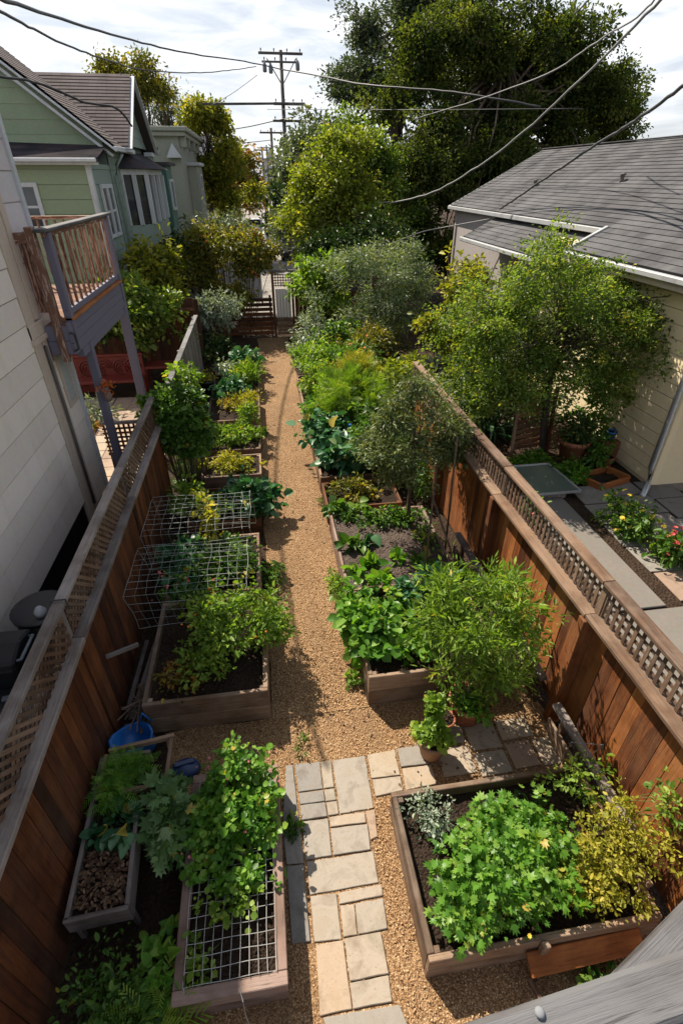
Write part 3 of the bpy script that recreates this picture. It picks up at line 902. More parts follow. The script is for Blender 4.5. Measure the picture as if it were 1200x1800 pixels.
def lattice_panel(mb, x, y0, y1, z0, z1, pitch=.088, w=.036):
    y = y0 + .03
    while y < y1:
        mb.box(x - .012, x - .003, y, y + w, z0, z1, None, .002); y += pitch
    z = z0 + .03
    while z + w < z1:
        mb.box(x - .002, x + .008, y0, y1, z, z + w, None, .0015); z += pitch


# right fence: reddish boards, wide weathered rail, lattice and cap
FX = 2.95
rf = empty('wooden_fence', (FX, 5, 0), 'tall reddish-brown board fence with lattice top along the right side of the garden', 'fence')
bays = [(-1.4, .85), (.95, 3.1), (3.2, 5.35), (5.45, 7.6), (7.7, 9.85)]
for (a, b) in bays:
    mb = MB(); fence_boards(mb, FX + .02, a - .04, b + .04, .06, 1.6); mb.build('board_panel', 'red_wood', rf)
    mb = MB(); lattice_panel(mb, FX + .03, a, b, 1.675, 2.03); mb.build('lattice_panel', 'lattice', rf)
    mb = MB(); mb.beam((FX - .02, a - .048, 1.64), (FX - .02 + random.uniform(-.01, .01), b + .048, 1.64 + random.uniform(-.01, .01)), .17, .045, (0, 0, 1)); mb.build('middle_rail', 'rail_wood', rf, .006)
    mb = MB(); mb.beam((FX + .03, a - .048, 2.055 + random.uniform(-.008, .008)), (FX + .03, b + .048, 2.055 + random.uniform(-.008, .008)), .125, .042); mb.build('cap_rail', 'rail_wood', rf, .006)
    mb = MB(); mb.box(FX + .045, FX + .13, a, b, .3, .39); mb.build('back_rail', 'red_wood', rf, .004)
for y in (-1.45, .9, 3.15, 5.4, 7.65, 9.9):
    mb = MB(); mb.box(FX - .125, FX + .012, y - .05, y + .05, .0, 1.612); mb.build('post', 'red_wood', rf, .006)
    mb = MB(); mb.box(FX + .01, FX + .075, y - .04, y + .04, 1.666, 2.028); mb.build('lattice_post', 'lattice', rf, .004)

# left fence
LX = -1.95
lf = empty('wooden_fence', (LX, 4, 0), 'brown board fence coloured darker for shade, with grey lattice top along the left side of the garden', 'fence')
for (a, b) in [(-1.4, 1.05), (1.15, 3.55), (3.65, 6.05), (6.15, 8.55)]:
    mb = MB(); fence_boards(mb, LX - .03, a - .04, b + .04, .06, 1.55, .13); mb.build('board_panel', 'dark_shaded_wood', lf)  # deep shade on these boards is put into the wood colour
    mb = MB(); diamond_panel(mb, LX - .03, a, b, 1.632, 2.03); mb.build('lattice_panel', 'lattice', lf)
    mb = MB(); mb.beam((LX + .01, a - .048, 1.60), (LX + .01, b + .048, 1.60 + random.uniform(-.01, .01)), .11, .06); mb.build('middle_rail', 'grey_wood', lf, .006)
    mb = MB(); mb.beam((LX - .035, a - .048, 2.055), (LX - .035, b + .048, 2.055 + random.uniform(-.01, .01)), .10, .05); mb.build('cap_rail', 'grey_wood', lf, .006)
for y in (-1.45, 1.1, 3.6, 6.1, 8.6):
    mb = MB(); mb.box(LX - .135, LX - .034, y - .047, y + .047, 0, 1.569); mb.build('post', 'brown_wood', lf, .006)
    mb = MB(); mb.box(LX - .075, LX - .04, y - .04, y + .04, 1.632, 2.03); mb.build('lattice_post', 'grey_wood', lf, .004)
    if y in (1.1, 3.6):
        mb = MB(); mb.tube([(LX - .10, y - .03, 2.03), (LX - .09, y, 2.1), (LX + .03, y, 2.1), (LX + .035, y - .01, 1.99)], .009, 6); mb.build('wire_tie', 'cable', lf)
mb = MB(); mb.beam((LX + .05, 1.35, 1.54), (LX + .05, 1.2, 1.38), .09, .1); mb.build('bracket', 'grey_wood', lf, .004)

# far left fence, no lattice
ff = empty('board_fence', (-1.97, 13, 0), 'weathered grey board fence with pale cap beyond the round green bush', 'fence')
for (a, b) in [(10.2, 12.6), (12.7, 16.1)]:
    mb = MB(); fence_boards(mb, -1.99, a - .04, b + .04, .05, 1.72, .15); mb.build('board_panel', 'grey_wood', ff)
    mb = MB(); mb.beam((-1.97, a - .048, 1.76), (-1.97, b + .048, 1.76), .12, .05); mb.build('cap_rail', 'deck_grey', ff, .006)
for y in (10.15, 12.65, 16.15):
    mb = MB(); mb.box(-2.1, -2.0, y - .045, y + .045, 0, 1.73); mb.build('post', 'grey_wood', ff, .006)

# cross fence closing the neighbour's yard on the left
xf = empty('board_fence', (-3.2, 17.2, 0), 'dark red-brown board fence across the left neighbour yard behind the lemon bush', 'fence')
mb = MB(); x = -5.6
while x < -2.1:
    mb.box(x, x + .15, 17.2, 17.222, .05, 2.05 + random.uniform(-.02, .02)); x += .158
mb.build('board_panel', 'dark_shaded_wood', xf)
mb = MB(); mb.box(-5.6, -2.1, 17.13, 17.197, 1.7, 1.79); mb.build('rail', 'brown_wood', xf)

# lattice gate in the side passage
lg = empty('lattice_gate', (-2.6, 8.85, 0), 'dark lattice-topped gate closing the passage beside the cream house', 'gate')
mb = MB()
x = -2.98
while x < -2.06:
    mb.box(x, x + .038, 8.862, 8.87, .98, 1.52); x += .085
z = 1.0
while z < 1.5:
    mb.box(-3.0, -2.05, 8.853, 8.861, z, z + .038); z += .085
mb.build('lattice_panel', 'brown_wood', lg)
mb = MB(); mb.box(-3.02, -2.03, 8.83, 8.9, 1.525, 1.575); mb.build('top_rail', 'grey_wood', lg, .004)
mb = MB(); mb.box(-3.0, -2.05, 8.84, 8.89, .93, .975); mb.build('middle_rail', 'brown_wood', lg, .004)
mb = MB(); x = -2.98
while x < -2.1:
    mb.box(x, x + .06, 8.855, 8.875, .08, .925); x += .15
mb.build('slat_panel', 'deck_grey', lg)

# end gate and fence at the far end of the path
eg = empty('garden_gate', (.8, 20.3, 0), 'pale weathered gate with lattice arch at far end of the gravel path', 'gate')
mb = MB()
for i in range(5): mb.box(.52 + i * .112, .52 + i * .112 + .107, 20.3, 20.325, .72, 1.72)
mb.build('panel', 'creamlav', eg)
mb = MB()
for i in range(5): mb.box(.52, 1.08, 20.3, 20.325, .08 + i * .125, .08 + i * .125 + .11)
mb.build('lower_panel', 'rail_wood', eg)
for x in (.44, 1.16):
    mb = MB(); mb.box(x - .045, x + .045, 20.28, 20.37, 0, 2.3); mb.build('post', 'brown_wood', eg, .004)
mb = MB()
for i in range(8): mb.box(.44 + i * .095, .44 + i * .095 + .03, 20.31, 20.32, 1.8, 2.22)
for i in range(5): mb.box(.40, 1.2, 20.322, 20.332, 1.82 + i * .09, 1.85 + i * .09)
mb.build('lattice_arch', 'brown_wood', eg)
mb = MB(); mb.box(.34, 1.26, 20.27, 20.38, 2.305, 2.36); mb.build('top_rail', 'pole_wood', eg, .004)
ef = empty('slat_fence', (-.6, 20.4, 0), 'low dark slatted fence left of the pale end gate', 'fence')
mb = MB()
for i in range(8): mb.box(-1.95, .38, 20.36, 20.385, .1 + i * .17, .1 + i * .17 + .12)
mb.build('slats', 'dark_shaded_wood', ef)
for x in (-1.9, -.8, .3):
    mb = MB(); mb.box(x - .04, x + .04, 20.39, 20.46, 0, 1.5); mb.build('post', 'grey_wood', ef, .004)
ef2 = empty('board_fence', (2.2, 20.4, 0), 'dark brown fence with thin upright posts right of the pale end gate', 'fence')
mb = MB(); x = 1.24
while x < 5.0:
    mb.box(x, x + .14, 20.42, 20.44, .05, 1.55); x += .148
mb.build('board_panel', 'dark_shaded_wood', ef2)
for x in (1.35, 2.0, 3.0, 4.2):
    mb = MB(); mb.box(x - .03, x + .03, 20.35, 20.415, 0, 1.85); mb.build('post', 'orange_wood' if x == 2.0 else 'brown_wood', ef2, .004)
mb = MB(); mb.box(1.24, 5.0, 20.345, 20.348 + .03, .5, .56); mb.build('rail', 'grey_wood', ef2)


# low rails lying along the right fence
for (y0, y1, z, lab) in ((3.32, 6.1, .5, 'grey weathered rail along the right fence foot behind the airy potted shrub'), (1.62, 2.98, .5, 'grey weathered rail along the right fence foot above the yellowing plant')):
    rr = empty('low_rail', (2.8, (y0 + y1) / 2, 0), lab, 'rail', 'low rails at the foot of the right fence')
    mb = MB(); mb.beam((2.78, y0, z), (2.74, y1, z + .03), .09, .05, (0, 0, 1), None, .004); mb.build('rail', 'grey_wood', rr, .006)
    mb = MB(); mb.beam((2.77, y0, .19), (2.72, y1, .2), .03, .2, (0, 0, 1)); mb.build('board', 'bed_wood', rr, .004)
    for y in (y0 + .15, y1 - .12):
        mb = MB(); mb.box(2.785, 2.84, y - .03, y + .03, 0, z - .027); mb.build('post', 'bed_wood', rr, .003)


# =================================================================== RAISED BEDS
def bed(label, x0, x1, y0, y1, h, mat='bed_wood', th=.045, soil='soil', fill=.1, rows=2, cap=False, group='raised vegetable beds', skew=0.0):
    r = empty('raised_bed', ((x0 + x1) / 2, (y0 + y1) / 2, 0), label, 'raised bed', group)
    hh = h / rows
    def side(pa, pb, nrm):
        mb = MB()
        for k in range(rows):
            dz = random.uniform(-.004, .004)
            a = Vector((pa[0], pa[1], k * hh + hh / 2)); b = Vector((pb[0], pb[1], k * hh + hh / 2 + dz))
            mb.beam(a, b, th, hh - .005, (0, 0, 1), None, .003)
        mb.build('side_board', mat, r, .006)
    t2 = th / 2
    side((x0 + t2, y0 + th + .001), (x0 + t2, y1 - th - .001), 0); side((x1 - t2, y0 + th + .001), (x1 - t2, y1 - th - .001), 0)
    side((x0, y0 + t2), (x1, y0 + t2), 1); side((x0, y1 - t2), (x1, y1 - t2), 1)
    for cx, cy in ((x0 + th, y0 + th), (x1 - th - .05, y0 + th), (x0 + th, y1 - th - .05), (x1 - th - .05, y1 - th - .05)):
        mb = MB(); mb.box(cx + .002, cx + .05, cy + .002, cy + .05, 0.01, h - .015); mb.build('corner_post', mat, r, .003)
    if cap:
        mb = MB()
        w = .075
        mb.box(x0 - .01, x1 + .01, y0 - .01, y0 + w, h + .001, h + .03); mb.box(x0 - .01, x1 + .01, y1 - w, y1 + .01, h + .001, h + .03)
        mb.box(x0 - .01, x0 + w, y0 + w + .002, y1 - w - .002, h + .002, h + .031); mb.box(x1 - w, x1 + .01, y0 + w + .002, y1 - w - .002, h + .002, h + .031)
        mb.build('top_trim', mat, r, .006)
    grid_sheet('soil', x0 + th * .6, x1 - th * .6, y0 + th * .6, y1 - th * .6, h - fill, .014, max(6, int((x1 - x0) * 14)), max(6, int((y1 - y0) * 14)), soil, r, .03)
    return r


bed('raised bed with wire mesh stretched over its top, nearest on the left', -1.02, -.22, 1.2, 2.84, .34, 'bed_wood_red', .05, 'soil', .12, 2, True)
bed('wide raised bed with lobed green and yellowing plants, nearest on the right', .83, 2.72, 1.16, 2.42, .36, 'bed_wood', .05, 'soil', .13, 2)
bed('deep raised bed holding the sunlit tomato-like bush left of the path', -1.62, -.28, 3.62, 5.2, .5, 'bed_wood', .05, 'soil', .1, 2)
bed('raised bed under the bent wire cage left of the path', -1.66, -.34, 5.3, 6.62, .5, 'bed_wood', .045, 'soil', .1, 2)
bed('deep raised bed with trailing vine spilling on the right of the path', .85, 2.45, 3.62, 5.12, .5, 'bed_wood', .05, 'soil', .1, 2)
bed('raised bed of bare soil with small lettuce seedlings right of the path', .85, 2.5, 5.22, 7.2, .38, 'bed_wood_red', .045, 'soilpale', .06, 2)
bed('small dark raised bed with red soil just behind the lettuce bed', .84, 2.2, 7.4, 8.3, .34, 'brown_wood', .04, 'soil', .1, 2)
bed('raised bed full of dark chard leaves on the right of the path', .84, 2.45, 8.45, 10.9, .36, 'rail_wood', .045, 'soil', .08, 2)
bed('long raised bed of mixed herbs at the far right of the path', .82, 2.5, 11.1, 14.6, .34, 'rail_wood', .045, 'soil', .08, 2)
bed('raised bed with dark glossy chard just behind the wire cage', -1.55, -.32, 7.25, 8.4, .34, 'brown_wood', .04, 'soil', .1, 2)
bed('shallow framed bed of yellowed seedlings, first behind the chard on the left', -1.45, -.28, 8.85, 9.75, .32, 'rail_wood', .04, 'soil', .05, 2)
bed('framed bed of yellow-green sprouts, second behind the chard on the left', -1.5, -.28, 10.0, 11.2, .32, 'rail_wood', .04, 'soil', .06, 2)
bed('left bed with orange dying stalks, third behind the chard', -1.55, -.27, 11.6, 13.2, .32, 'rail_wood', .04, 'soil', .06, 2)
bed('farthest left bed with silvery and lime greens beside the path', -1.55, -.26, 13.5, 16.2, .32, 'rail_wood', .04, 'soil', .06, 2)

# narrow planter at the lower left with a small frame on its far end
npl = empty('narrow_planter', (-1.62, 2.4, 0), 'narrow grey-edged planter box against the dark left fence', 'planter')
hz = .48
mb = MB(); mb.beam((-1.86, 1.78, hz - .1), (-1.9, 3.1, hz - .1), .035, .2); mb.build('side_board', 'grey_wood', npl, .005)
mb = MB(); mb.beam((-1.42, 1.82, hz - .1), (-1.47, 2.5, hz - .1), .035, .2); mb.build('side_board', 'grey_wood', npl, .005)
mb = MB(); mb.beam((-1.88, 1.78, hz - .1), (-1.405, 1.8, hz - .1), .035, .2); mb.build('end_board', 'grey_wood', npl, .005)
mb = MB(); mb.beam((-1.88, 3.1, hz - .1), (-1.45, 3.1, hz - .1), .035, .2); mb.build('end_board', 'grey_wood', npl, .005)
grid_sheet('leaf_litter', -1.86, -1.44, 1.82, 3.08, hz - .07, .02, 10, 24, 'soil', npl)
for x, y in ((-1.86, 1.83), (-1.44, 1.86), (-1.88, 3.05), (-1.5, 3.05)):
    mb = MB(); mb.box(x - .02, x + .02, y - .02, y + .02, 0, hz - .2); mb.build('leg', 'grey_wood', npl, .003)
n = 500
P = np.stack([RNG.uniform(-1.84, -1.46, n), RNG.uniform(1.84, 2.25, n), hz - .045 + RNG.random(n) * .03], 1)
leafmesh('dead_leaves', 'dryleaf', npl, P, unit(n) * np.array([1, 1, .3]), np.array([0, 0, 1]) + unit(n) * .4, .04, RNG.normal(.5, .25, n), 'oval')
sf = empty('seed_box_surround', (-1.55, 2.95, 0), 'small square wooden frame resting on the far end of the narrow planter', 'frame')
zf = .52
for k, (p, q) in enumerate((((-1.83, 3.12), (-1.22, 3.2)), ((-1.24, 2.72), (-1.24, 3.165)), ((-1.6, 2.70), (-1.22, 2.705)), ((-1.84, 2.7), (-1.84, 3.08)))):
    mb = MB(); mb.beam((p[0], p[1], zf), (q[0], q[1], zf), .035, .06); mb.build('slat', 'rail_wood', sf, .004)

# wire mesh laid on the near-left bed
wm = empty('wire_mesh', (-.62, 2.0, .4), 'square galvanised wire mesh stretched over the nearest left bed', 'wire mesh')
mb = MB()
def meshz(x, y): return .378 + .012 * math.sin(x * 5 + 1) * math.sin(y * 4)
for i in range(11):
    x = -.955 + i * .067
    mb.tube([(x + .003 * math.sin(j * .9 + i), 1.275 + j * .1, meshz(x, 1.28 + j * .1) + .003) for j in range(16)], .0026, 4)
for j in range(19):
    y = 1.28 + j * .082
    mb.tube([(-.955 + i * .067, y + .003 * math.sin(i + j), meshz(-.955 + i * .067, y) - .003) for i in range(11)], .0026, 4)
mb.build('mesh', 'wirewhite', wm)
for (x, y) in ((-.95, 1.27), (-.55, 1.2)):
    mb = MB(); mb.tube([(x, y + .01, .38), (x + .02, y - .05, .36), (x + .01, y - .06, .1), (x + .03, y - .1, .02)], .0035, 4); mb.build('loose_wire', 'wirewhite', wm)

# bent wire cages over the second left bed
def cage(label, y0, y1, zt, zb, nx, ny, lean):
    r = empty('wire_cage', (-1.1, (y0 + y1) / 2, .5), label, 'wire cage', 'bent wire cages over the left bed')
    mb = MB()
    sec = [(y0, zb), (y0 + .03, zt), (y0 + (y1 - y0) * .5, zt + .02), (y1 - .05, zt), (y1, zb)]
    pts = []
    for i in range(len(sec) - 1):
        for k in range(ny):
            t = k / ny; pts.append((sec[i][0] + (sec[i + 1][0] - sec[i][0]) * t, sec[i][1] + (sec[i + 1][1] - sec[i][1]) * t))
    pts.append(sec[-1])
    xs = [-1.83 + i * (1.45 / nx) for i in range(nx + 1)]
    for i, x in enumerate(xs):
        mb.tube([(x + lean * (p[1] - .5) + .012 * math.sin(i * 2.1 + k), p[0] + .012 * math.sin(i + k * 1.3), p[1] + .012 * math.sin(i * 1.7 + k)) for k, p in enumerate(pts)],   .0034 if i in (0, nx) else .0018, 4)
    for k, p in enumerate(pts):
        mb.tube([(x + lean * (p[1] - .5), p[0] + .02 * math.sin(x * 3 + k), p[1] + .016 * math.sin(x * 4 + k * .7)) for x in xs],   .0034 if k % 3 == 0 else .002, 4)
    mb.build('wires', 'wire', r)
    return r


cage('bent grey wire cage, rear one of two, over the bed left of the path', 5.8, 6.85, 1.16, .52, 12, 4, -.05)
cage('bent grey wire cage, front one of two, over the bed left of the path', 4.75, 5.75, 1.04, .52, 12, 4, -.14)

# =================================================================== LEFT CREAM HOUSE
def lap_siding(mb, ax, c, a0, a1, z0, z1, expo, sgn, lip=.026, tl=None):
    """lapped boards on a wall plane: ax 'x' = plane x=c running along y, facing sgn; ax 'y' = plane y=c running along x"""
    z = z0
    while z < z1 - .01:
        zt = min(z + expo, z1)
        g = .013
        if ax == 'x':
            q = [(c, a0, z + g), (c + sgn * lip, a0, z + g), (c + sgn * lip * .7, a0, zt), (c, a0, zt)]
            cc = q + [(p[0], a1, p[2]) for p in q]
        else:
            q = [(a0, c, z + g), (a0, c + sgn * lip, z + g), (a0, c + sgn * lip * .7, zt), (a0, c, zt)]
            cc = q + [(a1, p[1], p[2]) for p in q]
        mb.hexa(cc, random.random() if tl is None else tl); z = zt


hs = empty('clapboard_house', (-6, 3, 0), 'tall cream clapboard house close on the left edge', 'house')
HT = 6.05
mb = MB(); lap_siding(mb, 'x', -3.0, -3, 7.15, .98, HT, .33, 1, .03); mb.build('side_wall', 'cream', hs)
mb = MB(); lap_siding(mb, 'x', -3.02, 7.42, 8.3, .62, 3.0, .33, 1); mb.build('rear_wall', 'cream', hs)
mb = MB(); lap_siding(mb, 'x', -3.02, 7.42, 8.3, 3.6, HT, .33, 1); mb.build('upper_wall', 'creamlav', hs)
mb = MB(); mb.box(-9, -3.03, -3, 8.28, .96, HT - .01); mb.build('wall_core', 'cream', hs)
mb = MB(); mb.box(-9, -3.1, -3, 8.24, 0, .96); mb.build('foundation', 'blackplastic', hs)
mb = MB(); mb.box(-3.02, -2.955, 7.16, 7.40, .45, HT); mb.build('corner_board', 'creamtrim', hs, .006)
mb = MB(); mb.box(-3.02, -2.965, 7.47, 7.62, .45, 3.35); mb.box(-3.02, -2.965, 7.47, 7.62, 3.62, HT); mb.build('trim_board', 'creamtrim', hs, .006)
mb = MB(); mb.box(-3.02, -2.93, 7.12, 7.68, 3.36, 3.43); mb.box(-3.02, -2.95, 7.16, 7.66, 3.43, 3.60); mb.build('belt_trim', 'creamtrim', hs, .006)
mb = MB(); mb.box(-3.02, -2.96, 8.24, 8.33, .45, HT); mb.build('corner_board', 'whitetrim', hs, .006)
mb = MB(); mb.tube([(-2.93, 7.42, 3.3), (-2.925, 7.42, 2.4), (-2.93, 7.4, .8)], .022, 8); mb.build('pipe', 'pole_wood', hs, 0, True)
wnm = MB(); wnm.box(-3.0, -2.985, 7.82, 8.12, 2.35, 3.2); wn = wnm.build('window', 'curtain', hs)
for (y0, y1, z0, z1) in ((7.76, 7.82, 2.28, 3.26), (8.12, 8.18, 2.28, 3.26), (7.82, 8.12, 2.28, 2.345), (7.82, 8.12, 3.205, 3.26)):
    mb = MB(); mb.box(-3.01, -2.97, y0, y1, z0, z1); mb.build('frame', 'creamtrim', wn, .004)
mb = MB()
mb.prism([(-3.05, -3.1, HT + .01), (-3.05, 8.28, HT + .01), (-6, 8.28, HT + 1.2), (-6, -3.1, HT + 1.2)], (0, 0, .12)); mb.prism([(-9.0, -3.1, HT + .01), (-9.0, 8.28, HT + .01), (-6.01, 8.28, HT + 1.2), (-6.01, -3.1, HT + 1.2)], (0, 0, .12))
mb.build('roof', 'roofbrown', hs)
mb = MB()
mb.box(-2.985, -2.97, 4.05, 4.4, 1.75, 2.05); mb.build('vent', 'greyplastic', hs, .004)

# balcony hung on the house
bx0, bx1, by0, by1, bz = -4.6, -2.62, 7.6, 11.0, 3.52
bc = empty('balcony', (-3.2, 9.3, 0), 'weathered wooden balcony with peeling rails and grey-purple fascia on the cream house', 'balcony')
mb = MB(); mb.box(bx1 - .04, bx1, by0, by1, 3.27, 3.40); mb.box(bx1 - .04, bx1 - .001, by0, by1, 3.405, 3.54); mb.box(bx1 - .04, bx1 + .001, by0, by1, 3.12, 3.265); mb.build('fascia', 'purple', bc, .004)
mb = MB(); mb.box(-2.95, bx1 - .042, by0, by0 + .04, 3.12, 3.30); mb.box(-2.95, bx1 - .042, by0, by0 + .04, 3.305, 3.50); mb.build('front_fascia', 'purple', bc, .004)
mb = MB()
y = by0 + .045
while y < by1:
    mb.box((-2.95 if y < 8.32 else bx0), bx1 - .045, y, y + .135, 3.46, 3.50); y += .14
mb.build('deck_boards', 'brown_wood', bc)
mb = MB(); mb.box(bx1 - .1, bx1 + .04, by0 + .12, by1 - .1, 3.545, 3.58); mb.build('deck_edge', 'orange_wood', bc, .003)
def baluster_run(p, q, n, mat):
    mb = MB(); p = Vector(p); q = Vector(q)
    for i in range(n):
        a = p.lerp(q, (i + .5) / n); mb.box(a.x - .015, a.x + .015, a.y - .019, a.y + .019, 3.68, 4.56)
    return mb.build('balusters', mat, bc)
baluster_run((bx1 - .03, by0 + .35, 0), (bx1 - .03, by1 - .2, 0), 12, 'peelwhite')
baluster_run((-2.95, by0 + .03, 0), (bx1 - .2, by0 + .03, 0), 3, 'peelwhite')
baluster_run((bx0, by1 - .05, 0), (bx1 - .1, by1 - .05, 0), 13, 'peelbrown')
mb = MB(); mb.box(bx1 - .06, bx1, by0 + .1, by1, 3.60, 3.68); mb.build('bottom_rail', 'purple', bc, .004)
mb = MB(); mb.box(bx1 - .09, bx1 + .05, by0 - .06, by1 + .05, 4.62, 4.66); mb.build('top_rail', 'deck_grey', bc, .006)
mb = MB(); mb.box(bx1 - .06, bx1 - .005, by0 + .1, by1 - .05, 4.56, 4.618); mb.build('under_rail', 'peelbrown', bc, .004)
mb = MB(); mb.box(-2.97, bx1 - .1, by0 - .02, by0 + .07, 4.50, 4.62); mb.build('front_rail', 'peelbrown', bc, .004)
mb = MB(); mb.box(bx0, bx1 - .1, by1 - .09, by1 + .01, 4.57, 4.62); mb.build('rear_rail', 'peelwhite', bc, .004)
mb = MB(); mb.box(bx1 - .20, bx1 - .105, by0 - .03, by0 + .10, 3.02, 4.68); mb.build('corner_post', 'peelbrown', bc, .006)
mb = MB(); mb.box(bx1 - .07, bx1 + .025, by0 + .12, by0 + .24, 3.15, 4.61); mb.build('corner_post', 'purple', bc, .006)
mb = MB(); mb.box(bx1 - .07, bx1 + .025, by1 - .18, by1 - .06, 3.2, 4.61); mb.build('corner_post', 'purple', bc, .006)
mb = MB(); mb.box(bx1 - .10, bx1 + .02, by0 + .62, by0 + .74, 0, 3.115); mb.build('support_post', 'purple', bc, .008)
mb = MB(); mb.box(bx1 - .12, bx1 + .03, by1 - .3, by1 - .14, 0, 3.115); mb.build('support_post', 'purple', bc, .008)
mb = MB(); mb.box(bx1 - .10, bx1 + .0, by0 + .3, by1, 3.0, 3.115); mb.build('beam', 'purple', bc, .006)
mb = MB(); mb.tube([(-2.62, 7.58, 3.42), (-2.57, 7.56, 3.40), (-2.57, 7.57, 3.2), (-2.63, 7.58, 3.17)], .018, 6); mb.build('cable_loop', 'cable', bc)

# hanging rusty lantern-like wind ornament on the near post
ho = empty('hanging_ornament', (-2.56, 8.2, 2.4), 'small rust-brown hanging ornament on the near balcony post', 'ornament')
mb = MB(); mb.lathe((-2.52, 8.12, 2.22), [(.02, 0), (.05, .02), (.065, .1), (.04, .2), (.02, .24)], 10); mb.build('lantern', 'bed_wood_red', ho, 0, True)
mb = MB(); mb.tube([(-2.52, 8.12, 2.45), (-2.54, 8.2, 2.54), (-2.6, 8.25, 2.56)], .006, 5); mb.build('hook', 'cable', ho)
n = 80; P = np.array([-2.52, 8.14, 2.44]) + RNG.normal(size=(n, 3)) * np.array([.05, .05, .05])
leafmesh('dry_flowers', 'fl_orange', ho, P, unit(n), unit(n), .05, RNG.random(n) * .4, 'oval')

# =================================================================== GREEN HOUSE (left, farther)
def shingle_roof(mb, e0, e1, r0, r1, expo=.16, lip=.014):
    """courses from eave edge e0-e1 up to ridge edge r0-r1"""
    e0, e1, r0, r1 = map(Vector, (e0, e1, r0, r1))
    slope = (r0 - e0).length; n = max(3, int(slope / expo)); nn = (e1 - e0).cross(r0 - e0).normalized()
    if nn.z < 0: nn = -nn
    ln = (e1 - e0).length
    for i in range(n):
        a, b = i / n, (i + 1) / n
        p = e0.lerp(r0, a); q = e1.lerp(r1, a); p2 = e0.lerp(r0, b); q2 = e1.lerp(r1, b)
        k = len(mb.V); u = (i % 2) * .15
        for w in (p, q, p + nn * lip, q + nn * lip, q2, p2): mb.V.append(w)
        mb.face([k, k + 1, k + 3, k + 2], [(u, i * .15), (u + ln, i * .15), (u + ln, i * .15 + .01), (u, i * .15 + .01)])
        mb.face([k + 2, k + 3, k + 4, k + 5], [(u, i * .15 + .01), (u + ln, i * .15 + .01), (u + ln, i * .15 + .149), (u, i * .15 + .149)])
    # underside so the roof has body
    k = len(mb.V); d = nn * .1
    for w in (e0, e1, r1, r0): mb.V.append(w - d)
    mb.face([k, k + 1, k + 2, k + 3])
    k = len(mb.V)
    for w in (e0, e1, e1 - d, e0 - d): mb.V.append(w)
    mb.face([k, k + 1, k + 2, k + 3])
    return mb


def window_unit(parent, ax, c, sgn, a0, a1, z0, z1, fr='whitetrim', sash=True, wfr=.11):
    """window with glass pane (own part) and frame bars as sub-parts"""
    def bx(mb, p0, p1, q0, q1, d0, d1):
        lo, hi = sorted((c + sgn * d0, c + sgn * d1))
        if ax == 'x': mb.box(lo, hi, p0, p1, q0, q1)
        else: mb.box(p0, p1, lo, hi, q0, q1)
    mb = MB(); bx(mb, a0, a1, z0, z1, .01, .03); w = mb.build('window', 'glass', parent)
    mb = MB(); f = wfr
    bx(mb, a0 - f, a0, z0 - f, z1 + f, .012, .075); bx(mb, a1, a1 + f, z0 - f, z1 + f, .012, .075)
    bx(mb, a0 - .001, a1 + .001, z1, z1 + f, .012, .072); bx(mb, a0 - .001, a1 + .001, z0 - f * .8, z0, .012, .09)
    mb.build('frame', fr, w, .004)
    mb = MB(); bx(mb, a0, a1, (z0 + z1) / 2 - .03, (z0 + z1) / 2 + .03, .031, .055); mb.build('sash', fr, w)
    return w


gh = empty('green_house', (-7, 24, 0), 'sage green gabled house with white trim behind the balcony', 'house')
GX = -4.45
# lean-to
mb = MB(); lap_siding(mb, 'y', 17.9, -10.5, GX, 1.4, 5.5, .36, -1); mb.build('front_wall', 'greenwall', gh)
mb = MB(); lap_siding(mb, 'x', GX, 17.92, 20.2, 1.4, 5.5, .36, 1); mb.build('side_wall', 'greenwall2', gh)
mb = MB(); mb.box(-10.5, GX - .02, 17.93, 20.2, 0, 5.48); mb.build('lean_to_core', 'greenwall', gh)
mb = MB(); mb.box(GX - .10, GX + .035, 17.83, 17.98, 1.2, 5.5); mb.build('corner_board', 'whitetrim', gh, .006)
mb = MB(); mb.box(-10.7, GX + .32, 17.55, 17.70, 5.46, 5.60); mb.build('fascia', 'whitetrim', gh, .01)
mb = MB(); mb.box(-10.7, GX + .32, 17.42, 17.545, 5.52, 5.62); mb.build('gutter', 'whitetrim', gh, .02)
mb = MB(); shingle_roof(mb, (-10.7, 17.5, 5.62), (GX + .36, 17.5, 5.62), (-10.7, 20.2, 6.15), (GX + .1, 20.2, 6.0)); mb.build('lean_to_roof', 'roofdark', gh)
window_unit(gh, 'y', 17.9, -1, -6.75, -6.05, 4.0, 4.95)
# main gable block
mb = MB(); lap_siding(mb, 'x', GX + .02, 20.25, 29.5, 1.4, 6.2, .36, 1); mb.build('main_side_wall', 'greenwall2', gh)
gp = [(-13.2, 20.2, 6.2), (GX, 20.2, 6.2), (GX, 20.2, 6.2), (-8.9, 20.2, 9.6)]
mb = MB(); z = 5.9
while z < 9.5:
    zt = z + .36
    xr = GX if z < 6.2 else GX + (-8.9 - GX) * (z - 6.2) / 3.4
    xr2 = GX if zt < 6.2 else GX + (-8.9 - GX) * (min(zt, 9.6) - 6.2) / 3.4
    mb.hexa([(-13, 20.2, z), (-13, 20.182, z), (-13, 20.197, zt), (-13, 20.2, zt), (xr, 20.2, z), (xr, 20.182, z), (xr2, 20.197, zt), (xr2, 20.2, zt)]); z = zt
mb.build('gable_wall', 'greenwall', gh)
mb = MB(); mb.prism([(GX - .02, 20.22, 0), (GX - .02, 20.22, 6.2), (-8.9, 20.22, 9.55), (-13.3, 20.22, 6.2), (-13.3, 20.22, 0)], (0, 2.2, 0)); mb.box(-13, GX - .03, 22.43, 29.4, 0, 6.18); mb.build('main_core', 'greenwall2', gh)
